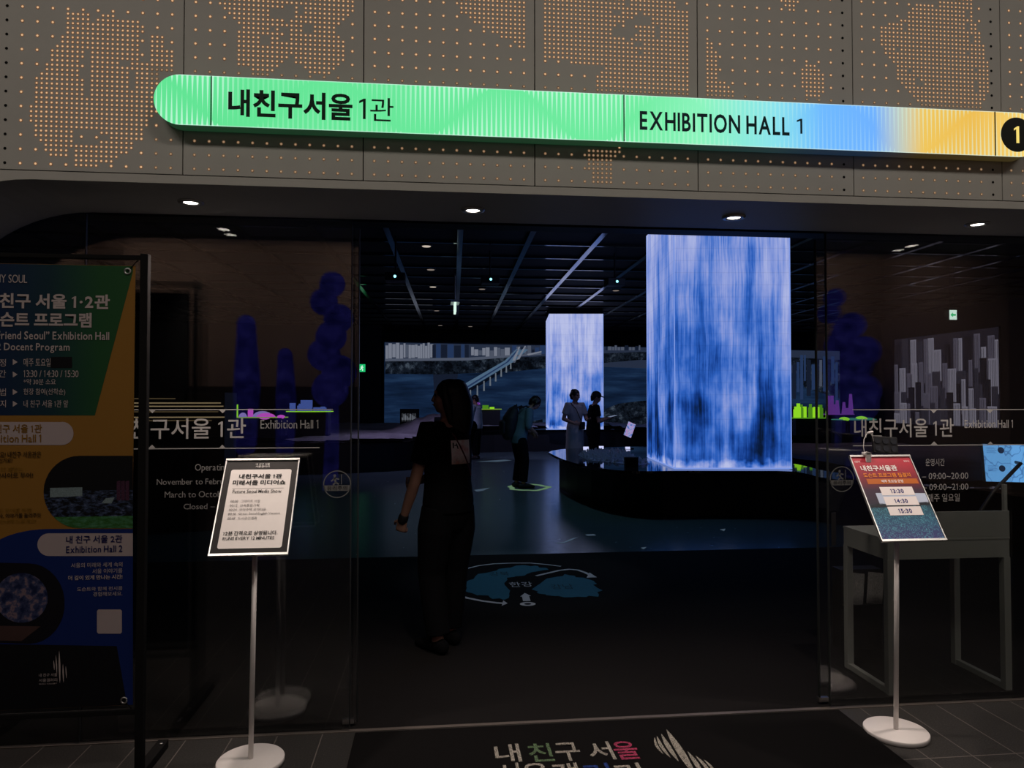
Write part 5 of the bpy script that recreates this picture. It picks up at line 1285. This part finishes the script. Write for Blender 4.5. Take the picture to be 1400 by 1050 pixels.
# ------------------------------------------------------------------ lobby features behind the camera (mirrored in the glass)
b = NT('blue_tree_light'); o = b.obj(); n = b.noise(o, 3.0, 4, .6)
M['bluetree'] = b.emit(b.ramp(n, [(.35, (.02, .02, .22, 1)), (.6, (.08, .07, .60, 1)), (.75, (.16, .16, .8, 1))]), .36)
LY = -5.6
def mirror(px, py):
    p = at(px, py, 2 * GY - LY); return (p.x, p.z)
def bluetree(px0, px1, py0, label, bulb=False, back=0.0):
    a = mirror(px0, py0); c_ = mirror(px1, py0); cx_ = (a[0] + c_[0]) / 2; rr = (c_[0] - a[0]) / 2
    t = thing('light_tree', label, 'decorative tree', (cx_, LY, 0), group='blue lit decorative trees of the lobby')
    H_ = a[1]
    MB().tube([(0, 0, 0), (0.03, 0, H_ * .3), (0, 0, H_ * .5)], [rr * .45, rr * .35, rr * .3], 12).build('trunk', M['bluetree'], t, True)
    mb = MB()
    if bulb:
        for k in range(7): mb.ball((rr * .5 * math.sin(k * 2.1), rr * .3 * math.cos(k * 1.7), H_ * (.42 + .075 * k)), rr * (1.02 - .05 * k))
    else:
        mb.tube([(0, 0, H_ * .25), (rr * .1, 0, H_ * .6), (0, 0, H_ - rr * .8)], [rr * .8, rr, rr * .7], 16)
    mb.build('crown', M['bluetree'], t, True); t.location.y -= back; return t
bluetree(318, 354, 428, 'tall rounded blue lit column tree mirrored in the glass above the slim green model tower')
bluetree(375, 404, 474, 'lower rounded blue lit column tree mirrored in the glass above the blue block model')
bluetree(428, 478, 345, 'broad blue lit tree mirrored in the glass beside the door edge', True)
bluetree(1128, 1162, 368, 'broad blue lit tree mirrored in the glass right of the large pillar', True)
bluetree(1176, 1226, 405, 'bushy blue lit tree mirrored in the glass left of the apartment screen', True, 0.75)
M['palm'] = glow('palm_self_glow', (.06, .085, .03, 1), 1.0)  # palm emits its green itself, the light is put into the colour
pa = mirror(1404, 462)
t = thing('palm_tree', 'dim green glowing palm mirrored in the glass right of the apartment towers screen', 'decorative tree', (pa[0], LY, 0))
MB().tube([(0, 0, 0), (.05, 0, pa[1] * .5), (0, 0, pa[1])], [.12, .09, .08], 10).build('trunk', M['palm'], t, True)
for k in range(14):
    an = R(360 / 14 * k + 8); ln = .62 + .1 * (k % 3)
    pts = [Vector((ln * f * math.cos(an), .25 * math.sin(k * 1.9) * f, pa[1] + ln * f * math.sin(an) - .22 * f * f)) for f in (0, .25, .5, .75, 1)]
    MB().tube(pts, [(.02, .008), (.05, .008), (.055, .008), (.04, .008), (.012, .006)], 8, ref=(0, 1, 0)).build('frond', M['palm'], t, True)
M['brass'] = glow('golden_line_light', (1.0, .74, .42, 1), .24); M['brassdim'] = glow('golden_line_light_dim', (1.0, .70, .36, 1), .07); M['counter'] = mat('lobby_counter', (.05, .04, .035, 1), .5)
CYD = 8.6
a = at(128, 540, CYD); c_ = at(307, 577, CYD)
t = thing('added_light_counter', 'added dark counter carrying thin golden light lines seen through the glass beside the banner', 'counter', ((a.x + c_.x) / 2, CYD, 0))  # counter added to carry golden light lines of unknown origin
hw = (c_.x - a.x) / 2
MB().box(-hw, hw, 0, .5, 0, a.z + .03).build('cabinet', M['black'], t)
for i, (py, e, br) in enumerate(((545, .62, 0), (551, .97, 1), (555.5, .99, 1), (563, .95, 0), (570.5, 1, 1), (575, .9, 0))):
    zz = at(230, py, CYD).z; MB().box(-hw, -hw + 2 * hw * e, -.012, .0, zz - .006, zz + .006).build('light_strip', M['brass'] if br else M['brassdim'], t)

# ------------------------------------------------------------------ people
def hand(mb, wrist, d, n, side, curl=0.5, s=1.0, spread=1.0):
    """palm + four bent fingers + thumb; d = pointing, n = palm normal (curl towards it), side = thumb side"""
    w = Vector(wrist); d = Vector(d).normalized(); n = Vector(n); n = (n - d * n.dot(d)).normalized(); t = d.cross(n).normalized()
    if t.dot(Vector(side)) < 0: t = -t
    pe = w + d * .085 * s
    mb.tube([w - d * .02 * s, w + d * .03 * s, pe], [(.024 * s, .019 * s), (.036 * s, .016 * s), (.039 * s, .013 * s)], 12, ref=n)
    for k, ln in enumerate((.070, .078, .072, .056)):
        b0 = w + d * .08 * s + t * (.030 - .020 * k) * s; a = 0; p = b0; pts = [b0 - d * .012 * s, b0]
        dd = (d + t * (.10 - .07 * k) * spread).normalized()
        for j, fr_ in enumerate((.45, .31, .24)):
            a += curl * (0.75 if j == 0 else .95) * (1 + .08 * k); p = p + (dd * math.cos(a) + n * math.sin(a)) * ln * fr_ * s; pts.append(p)
        mb.tube(pts, [.0088 * s, .0088 * s, .0082 * s, .0076 * s, .0065 * s], 8)
    th = w + d * .022 * s + t * .026 * s
    p1 = th + (d * .6 + t * .75 + n * .25).normalized() * .034 * s; p2 = p1 + (d * .85 + t * .25 + n * (.3 + .4 * curl)).normalized() * .03 * s
    mb.tube([th - t * .012 * s, th, p1, p2, p2 + (d + n * .6 * curl).normalized() * .012 * s], [.011 * s, .012 * s, .0105 * s, .009 * s, .0075 * s], 8)


def person(label, loc, yaw, J, vox, wear, face=True):
    """J: joints in the body's own frame (x right, y forward, z up)"""
    t = thing('person', label, 'person', (loc[0], loc[1], 0), (0, 0, yaw), wear.get('group'))
    V_ = {k: Vector(v) for k, v in J.items() if isinstance(v, (tuple, list)) and len(v) == 3 and not isinstance(v[0], (tuple, list))}
    k = J.get('k', 1.0)
    up = (V_['neck'] - V_['pelvis'])
    mb = MB()
    torso = [(V_['pelvis'] + Vector((0, 0, -.08)), .135, .10), (V_['pelvis'], .165, .115), (V_['pelvis'].lerp(V_['chest'], .45), .130, .098), (V_['chest'], .158, .112), (V_['chest'].lerp(V_['neck'], .62), .150, .092), (V_['neck'] + Vector((0, 0, -.035)), .085, .065)]
    fwd = Vector((0, 1, 0))
    mb.tube([p for p, a, c in torso], [(a * k, c * k) for p, a, c in torso], 20, ref=fwd)
    mb.tube([V_['neck'] + Vector((0, 0, -.05)), V_['neck'], V_['head'] + Vector((0, 0, -.05))], [.055 * k, .048 * k, .05 * k], 14)
    # head
    hr = Matrix.Rotation(J.get('hyaw', 0), 3, 'Z') @ Matrix.Rotation(J.get('hpitch', 0), 3, 'X')
    H = lambda v: V_['head'] + hr @ (Vector(v) * k)
    mb.ball(H((0, -.008, .02)), (.073 * k, .090 * k, .095 * k), 18, 12, hr); mb.ball(H((0, .022, -.045)), (.056 * k, .062 * k, .062 * k), 16, 10, hr); mb.ball(H((0, .05, -.082)), (.026 * k, .022 * k, .02 * k), 10, 8, hr)
    mb.tube([H((0, .080, .022)), H((0, .091, -.008)), H((0, .095, -.022))], [.009 * k, .010 * k, .012 * k], 8)
    mb.ball(H((0, .076, .034)), (.048 * k, .014 * k, .010 * k), 10, 6, hr); mb.ball(H((0, .082, -.052)), (.022 * k, .010 * k, .010 * k), 10, 6, hr)
    for s in (-1, 1): mb.ball(H((s * .040, .062, -.02)), (.022 * k, .02 * k, .02 * k), 10, 6, hr); mb.ball(H((s * .074, -.008, -.005)), (.010 * k, .020 * k, .030 * k), 10, 8, hr)
    arm = .038 * k * J.get('armk', 1.0)
    for s, nm in ((-1, 'l'), (1, 'r')):
        sh, el, wr = V_['sh_' + nm], V_['el_' + nm], V_['wr_' + nm]
        mb.tube([V_['neck'].lerp(sh, .45) + Vector((0, 0, -.045)), sh, sh.lerp(el, .35), el], [.06 * k, .054 * k, arm * 1.2, arm], 14)
        mb.tube([el, el.lerp(wr, .3), wr], [arm, arm * 1.03, .026 * k], 12)
        hd_ = J.get('hand_' + nm, {}); hand(mb, wr, hd_.get('d', wr - el), hd_.get('n', (-s, .3, 0)), hd_.get('t', (0, 1, 0)), hd_.get('curl', .45), k)
        hp, kn, an = V_['hip_' + nm], V_['kn_' + nm], V_['an_' + nm]
        mb.tube([hp + Vector((0, 0, .04)), hp.lerp(kn, .25), kn], [.088 * k, .085 * k, .056 * k], 14); mb.tube([kn, kn.lerp(an, .3), an], [.056 * k, .057 * k, .036 * k], 12)
        mb.tube([an, an + Vector((0, .02, -.04)), an + Vector((0, .11, -.055))], [.036, .038, .028], 10)
    remeshed(mb, 'body', M['skin'], t, vox, 3)
    if face:
        for s in (-1, 1): MB().ball(H((s * .031, .077, .012)), (.013 * k, .008 * k, .008 * k), 12, 8, hr).build('eye', M['eye'], t, True)
        MB().tube([H((-.022, .088, -.052)), H((0, .094, -.050)), H((.022, .088, -.052))], [.002, .0035, .002], 8).build('mouth', M['lip'], t, True)
    # hair
    mb = MB()
    mb.ball(H((0, -.018, .034)), (.086 * k, .098 * k, .092 * k), 18, 12, hr)
    wear['hair'](mb, H, V_, hr); hair = remeshed(mb, 'hair', M['hair'], t, vox, 3)
    # upper garment
    mb = MB(); e = wear.get('ease', .014)
    top_pts = list(torso)
    if wear.get('hem') is not None: top_pts[0] = (V_['pelvis'] + Vector((0, 0, -wear['hem'])), .158, .118); top_pts[1] = (V_['pelvis'], .168, .122); top_pts[2] = (top_pts[2][0], .150, .112)
    mb.tube([p for p, a, c in top_pts[:-1]] + [V_['neck'] + Vector((0, 0, -.03))], [(a * k + e, c * k + e) for p, a, c in top_pts[:-1]] + [(.072 * k, .062 * k)], 20, ref=fwd, cap='none')
    for nm in 'lr':
        sh, el, wr = V_['sh_' + nm], V_['el_' + nm], V_['wr_' + nm]; f = wear.get('sleeve', .62)
        end = sh.lerp(el, f) if f <= 1 else el.lerp(wr, f - 1)
        pts = [V_['neck'].lerp(sh, .4) + Vector((0, 0, -.045)), sh, sh.lerp(el, min(f, 1) * .6)] + ([el] if f > 1 else []) + [end]
        mb.tube(pts, [.062 * k + e * .4, .060 * k + e * .5, arm * 1.3 + e] + ([arm + e] if f > 1 else []) + [arm * 1.25 + e], 14, cap='none')
    shirt = remeshed(mb, wear.get('top_name', 'shirt'), wear['top'], t, vox, 3)
    # lower garment
    mb = MB()
    if wear.get('skirt'):
        z1 = wear['skirt']; pe = V_['pelvis']
        mb.tube([V_['pelvis'].lerp(V_['chest'], .45), pe + Vector((0, 0, .02)), pe + Vector((0, 0, -.12)), Vector((pe.x, pe.y, z1))], [(.142, .108), (.178, .13), (.19, .145), (.205, .16)], 22, ref=fwd, cap='none')
        remeshed(mb, 'skirt', wear['top'], t, vox, 3)
    else:
        wk = wear.get('wide', 1.0)
        mb.tube([V_['pelvis'] + Vector((0, 0, .10)), V_['pelvis'], V_['pelvis'] + Vector((0, 0, -.10))], [(.148 * k, .112 * k), (.178 * k, .130 * k), (.165 * k, .12 * k)], 20, ref=fwd)
        for nm in 'lr':
            hp, kn, an = V_['hip_' + nm], V_['kn_' + nm], V_['an_' + nm]
            mb.tube([hp + Vector((0, 0, .03)), hp.lerp(kn, .3), kn, kn.lerp(an, .6), an + Vector((0, 0, .02))], [.098 * k, .098 * k * wk, .076 * k * wk, .070 * k * wk, .064 * k * wk], 16, cap='none')
        remeshed(mb, 'trousers', wear['low'], t, vox, 3)
    for nm in 'lr':
        an = V_['an_' + nm]; mb = MB()
        mb.tube([an + Vector((0, -.045, -an.z + .045)), an + Vector((0, .02, -an.z + .05)), an + Vector((0, .12, -an.z + .036)), an + Vector((0, .185, -an.z + .026))], [(.038, .045), (.042, .05), (.044, .036), (.034, .026)], 12, ref=(0, 0, 1))
        mb.v = [(x, y, max(z, .002)) for x, y, z in mb.v]
        sh_ = remeshed(mb, 'shoe', wear.get('shoe', M['shoe']), t, min(vox, .012), 2)
        zs = min(v.co.z for v in sh_.data.vertices); sh_.location.z = -zs
    return t, shirt, H, V_


def hair_long(mb, H, V_, hr):
    mb.tube([H((0, -.055, .06)), H((0, -.085, -.03)), H((0, -.095, -.14)), H((0, -.098, -.285))], [(.080, .062), (.092, .066), (.094, .056), (.072, .034)], 16, ref=(0, 1, 0))
    for s in (-1, 1): mb.tube([H((s * .052, .02, .085)), H((s * .080, .012, .02)), H((s * .084, -.012, -.06)), H((s * .074, -.035, -.16))], [.028, .026, .028, .016], 10)
def hair_short(mb, H, V_, hr):
    mb.tube([H((0, -.05, .05)), H((0, -.08, -.01)), H((0, -.07, -.07))], [(.070, .05), (.074, .04), (.05, .025)], 14, ref=(0, 1, 0))
def hair_bob(mb, H, V_, hr):
    hair_short(mb, H, V_, hr)
    for s in (-1, 1): mb.tube([H((s * .06, .02, .07)), H((s * .082, 0, 0)), H((s * .074, -.01, -.08))], [.022, .022, .014], 10)
def hair_bun(mb, H, V_, hr):
    hair_short(mb, H, V_, hr); mb.ball(H((0, -.075, .075)), .045, 12, 8)


# woman strolling in, turned away to the left, holding her elbow
Jw = dict(pelvis=(0, 0, .88), chest=(0, .005, 1.16), neck=(0, -.005, 1.375), head=(0, .012, 1.515), hyaw=R(48), hpitch=R(3), k=.93, armk=.95,
          sh_l=(-.158, 0, 1.325), el_l=(-.215, .055, 1.00), wr_l=(-.215, .165, .785), sh_r=(.158, 0, 1.325), el_r=(.175, .13, 1.06), wr_r=(-.105, .195, .995),
          hand_l=dict(d=(.0, .35, -1), n=(.8, .5, .1), t=(0, 1, .2), curl=.95), hand_r=dict(d=(-.95, -.28, .02), n=(-.25, -1, 0), t=(0, 0, 1), curl=.55),
          hip_l=(-.088, 0, .83), kn_l=(-.10, .035, .46), an_l=(-.10, -.03, .085), hip_r=(.088, 0, .83), kn_r=(.085, .04, .46), an_r=(.06, .05, .085))
W, shirt, Hh_, Vw = person('long haired person in black T-shirt with printed back, walking in through the open glass door', (.072, 4.40), R(38), Jw, .0065, dict(hair=hair_long, top=M['tee'], low=M['trouser'], shoe=M['trouser'], sleeve=.62, hem=.06, wide=1.18, ease=.016))
wb = MB(); d_ = (Vw['wr_l'] - Vw['el_l']).normalized()
wb.tube([Vw['wr_l'] - d_ * .012, Vw['wr_l'] + d_ * .012], [.031, .031], 16); wb.build('wristband', M['black'], W, True)
# printed picture on the back of the shirt, laid on the cloth
bvh = BVHTree.FromPolygons([v.co.copy() for v in shirt.data.vertices], [tuple(p.vertices) for p in shirt.data.polygons])
mb = MB(); n = 14; g = []
for j in range(n + 1):
    for i in range(n + 1):
        xx = -.062 + .150 * i / n; zz = 1.118 + .142 * j / n
        h_ = bvh.ray_cast(Vector((xx, -.6, zz)), Vector((0, 1, 0)))
        g.append(tuple(h_[0] + Vector((0, -.003, 0))) if h_[0] else (xx, -.13, zz))
mb.add(g, [(j * (n + 1) + i, j * (n + 1) + i + 1, (j + 1) * (n + 1) + i + 1, (j + 1) * (n + 1) + i) for j in range(n) for i in range(n)])
b = NT('shirt_print_ink'); o = b.obj(); x, y, z = b.sep(o)
n1 = b.noise(o, 16, 4, .6); n2 = b.noise(o, 40, 3, .6)
lowf = b.m2('MULTIPLY_ADD', z, -12.0, 14.1, clamp=True)
cA = b.ramp(n1, [(.46, S(252, 248, 248)), (.58, S(246, 226, 228)), (.70, S(226, 176, 174))])
cB = b.ramp(n2, [(.40, S(120, 60, 48)), (.5, S(190, 140, 110)), (.6, S(60, 50, 44))])
M['print'] = b.pbr(b.mix(lowf, cA, cB), .8, 0, .1)
pr_ = mb.build('back_print', M['print'], shirt, True, fix=False)
pm = MB()
for (x0, z0, x1, z1, wd) in ((-.048, 1.245, -.048, 1.215, .005), (-.026, 1.24, -.016, 1.21, .004), (-.04, 1.23, -.022, 1.23, .003)):
    pts = []
    for i in range(6):
        xx = x0 + (x1 - x0) * i / 5; zz = z0 + (z1 - z0) * i / 5; h_ = bvh.ray_cast(Vector((xx, -.6, zz)), Vector((0, 1, 0)))
        pts.append(h_[0] + Vector((0, -.0035, 0)) if h_[0] else Vector((xx, -.13, zz)))
    pm.tube(pts, [(wd, .0012)] * 6, 6, ref=(0, 1, 0))
pm.build('print_strokes', M['ink'], shirt, fix=True)
# thin strap crossing the back
sp_ = []
for i in range(15):
    f = i / 14; xx = -.045 + .15 * f; zz = 1.30 - .26 * f; h_ = bvh.ray_cast(Vector((xx, -.6, zz)), Vector((0, 1, 0)))
    if h_[0]: sp_.append(h_[0] + Vector((0, -.005, 0)))
st = MB().tube(sp_, [(.005, .002)] * len(sp_), 6, ref=(0, 1, 0)).build('shoulder_strap', mat('dark_red_strap', S(86, 24, 34), .7), None, True)
st.matrix_world = Matrix.Translation((.072, 4.40, 0)) @ Matrix.Rotation(R(38), 4, 'Z'); tag(st, 'thin dark red bag strap across the back of the black T-shirt', 'strap')

# backpack wearer looking down
mloc = (1.45, 12.25); myaw = R(-78)
Jm = dict(pelvis=(0, -.05, .88), chest=(0, .03, 1.17), neck=(0, .15, 1.36), head=(0, .255, 1.45), hyaw=R(-6), hpitch=R(-38), k=1.0,
          sh_l=(-.18, .085, 1.32), el_l=(-.23, .05, 1.05), wr_l=(-.14, .22, .93), sh_r=(.18, .085, 1.32), el_r=(.23, .05, 1.05), wr_r=(.14, .22, .93),
          hand_l=dict(d=(.6, .4, -.4), n=(.3, -.4, -.2), t=(0, .4, 1), curl=.5), hand_r=dict(d=(-.6, .4, -.4), n=(-.3, -.4, -.2), t=(0, .4, 1), curl=.5),
          hip_l=(-.09, -.05, .84), kn_l=(-.10, .0, .47), an_l=(-.10, -.06, .09), hip_r=(.09, -.05, .84), kn_r=(.10, .02, .47), an_r=(.10, .0, .09))
person('person in teal shirt and dark trousers standing head bent on the green light ring', mloc, myaw, Jm, .011, dict(hair=hair_bob, top=M['denim'], low=M['trouser'], sleeve=1.05, hem=.12, wide=1.1, ease=.022))
bk = thing('backpack', 'large dark rounded backpack worn by the person on the light ring', 'backpack', (mloc[0], mloc[1], 0), (0, 0, myaw))
mb = MB(); mb.tube([(0, -.25, .90), (0, -.235, 1.0), (0, -.20, 1.18), (0, -.14, 1.33), (0, -.11, 1.38)], [(.14, .09), (.165, .125), (.165, .130), (.13, .085), (.07, .04)], 20, ref=(0, 1, 0))
remeshed(mb, 'pack_body', M['pack'], bk, .012, 4)
mb = MB(); mb.tube([(0, -.345, .95), (0, -.345, 1.12)], [(.11, .045), (.11, .05)], 16, ref=(0, 1, 0)); remeshed(mb, 'front_pocket', M['pack'], bk, .012, 3)
for s in (-1, 1): MB().tube([(s * .10, -.08, 1.36), (s * .12, .05, 1.40), (s * .13, .165, 1.30), (s * .14, .155, 1.12), (s * .13, -.06, .95)], [(.026, .007)] * 5, 8, ref=(0, 1, 0)).build('strap', M['pack'], bk, True)
MB().tube([(-.03, -.09, 1.39), (0, -.085, 1.43), (.03, -.09, 1.39)], .007, 8).build('top_loop', M['pack'], bk, True)

# pale dress with a cross-body bag
dl_ = at(786, 560, 13.95); dloc = (dl_.x, 13.95); dyaw = R(-158)
Jd = dict(pelvis=(0, 0, .95), chest=(0, 0, 1.24), neck=(0, 0, 1.45), head=(0, .02, 1.59), hyaw=R(14), hpitch=R(-8), k=1.02,
          sh_l=(-.17, 0, 1.40), el_l=(-.23, .06, 1.12), wr_l=(-.10, .28, 1.12), sh_r=(.17, 0, 1.40), el_r=(.245, -.03, 1.13), wr_r=(.13, .16, 1.05),
          hand_l=dict(d=(.2, 1, .05), n=(.3, 0, 1), t=(1, 0, 0), curl=.3), hand_r=dict(d=(-.8, .4, -.1), n=(0, -1, 0), t=(0, 0, 1), curl=.5),
          hip_l=(-.09, 0, .90), kn_l=(-.09, .03, .49), an_l=(-.09, 0, .09), hip_r=(.09, 0, .90), kn_r=(.09, .02, .49), an_r=(.09, .02, .09))
person('person in a pale dress with a cross-body bag, standing behind the near dark table', dloc, dyaw, Jd, .011, dict(hair=hair_bun, top=M['dress'], low=M['dress'], sleeve=.66, top_name='dress_top', skirt=.30, ease=.018))
bg = thing('crossbody_bag', 'small dark bag hanging on a thin strap over the pale dress', 'bag', (dloc[0], dloc[1], 0), (0, 0, dyaw))
MB().cbox((-.05, .185, 1.00), (.11, .05, .15)).build('pouch', M['pack'], bg, bevel=.012)
MB().tube([(.13, .06, 1.44), (.06, .142, 1.32), (.0, .155, 1.18), (-.04, .175, 1.08)], [(.008, .003)] * 4, 8, ref=(0, 1, 0)).build('strap', M['pack'], bg, True)
MB().cbox((-.05, .212, 1.02), (.10, .006, .07)).build('flap', M['pack'], bg)

# capped visitor with a tablet, in profile
cp = at(811, 560, 14.3); cloc = (cp.x, 14.3); cyaw = R(-88)
Jc = dict(pelvis=(0, 0, .90), chest=(0, .01, 1.20), neck=(0, .03, 1.41), head=(0, .065, 1.55), hyaw=0, hpitch=R(-16), k=1.03,
          sh_l=(-.18, .02, 1.36), el_l=(-.21, .06, 1.07), wr_l=(-.10, .29, 1.13), sh_r=(.18, .02, 1.36), el_r=(.21, .06, 1.07), wr_r=(.10, .29, 1.13),
          hand_l=dict(d=(.25, 1, .1), n=(.2, 0, 1), t=(1, 0, .3), curl=.25), hand_r=dict(d=(-.25, 1, .1), n=(-.2, 0, 1), t=(-1, 0, .3), curl=.25),
          hip_l=(-.09, 0, .86), kn_l=(-.10, .02, .48), an_l=(-.10, 0, .09), hip_r=(.09, 0, .86), kn_r=(.10, .03, .48), an_r=(.10, .02, .09))
CP, csh, Hc, Vc = person('person in dark shirt and peaked cap reading a tablet, beside the pale dress', cloc, cyaw, Jc, .011, dict(hair=hair_short, top=M['tee'], low=M['trouser'], sleeve=.65, hem=.12, ease=.02))
hrc = Matrix.Rotation(R(-16), 3, 'X')
mb = MB(); mb.ball(Hc((0, -.010, .055)), (.092, .104, .080), 18, 12, hrc); mb.tube([Hc((-.05, .085, .052)), Hc((0, .135, .046)), Hc((.05, .085, .052))], [(.045, .008)] * 3, 10, ref=hrc @ Vector((0, 0, 1)))
remeshed(mb, 'cap', M['pack'], CP, .010, 2)
tb = thing('tablet', 'thin tablet held in both hands by the capped person', 'tablet', (cloc[0], cloc[1], 0), (0, 0, cyaw))
MB().prism([(-.13, -.085), (.13, -.085), (.13, .085), (-.13, .085)], -.005, .005, 'Z').build('x', M['black'], tb, bevel=.003)
o_ = bpy.data.objects['x']; o_.name = 'case'; o_.location = (0, .405, 1.168); o_.rotation_euler = (R(14), 0, 0)
MB().flat([(-.12, -.075), (.12, -.075), (.12, .075), (-.12, .075)], .0062, 'Z').build('x', glow('held_tablet_light', S(150, 165, 200), .5), tb, fix=False)
o_ = bpy.data.objects['x']; o_.name = 'lit_screen'; o_.location = (0, .405, 1.168); o_.rotation_euler = (R(14), 0, 0)

# visitor near the far table, partly behind the woman's hair
tp = at(652, 580, 18.2); tloc = (tp.x, 18.2)
Jt = dict(pelvis=(0, 0, .88), chest=(0, .01, 1.17), neck=(0, .03, 1.38), head=(0, .06, 1.51), hyaw=R(10), hpitch=R(-15), k=1.0,
          sh_l=(-.18, .02, 1.33), el_l=(-.22, .08, 1.06), wr_l=(-.10, .26, 1.14), sh_r=(.18, .02, 1.33), el_r=(.22, .08, 1.06), wr_r=(.10, .26, 1.14),
          hand_l=dict(d=(.5, .6, .4), n=(.5, -.5, 0), t=(0, 0, 1), curl=.5), hand_r=dict(d=(-.5, .6, .4), n=(-.5, -.5, 0), t=(0, 0, 1), curl=.5),
          hip_l=(-.09, 0, .84), kn_l=(-.10, .03, .46), an_l=(-.10, 0, .09), hip_r=(.09, 0, .84), kn_r=(.10, .02, .46), an_r=(.10, .04, .09))
person('person in pale blue shirt by the far table, half hidden behind long dark hair', tloc, R(60), Jt, .013, dict(hair=hair_short, top=M['paleshirt'], low=M['trouser'], sleeve=.9, hem=.10, ease=.02))

bpy.data.objects.remove(_fo)
for o in list(bpy.data.objects):
    if o.type == 'MESH' and not o.data.materials: o.data.materials.append(M['black'])
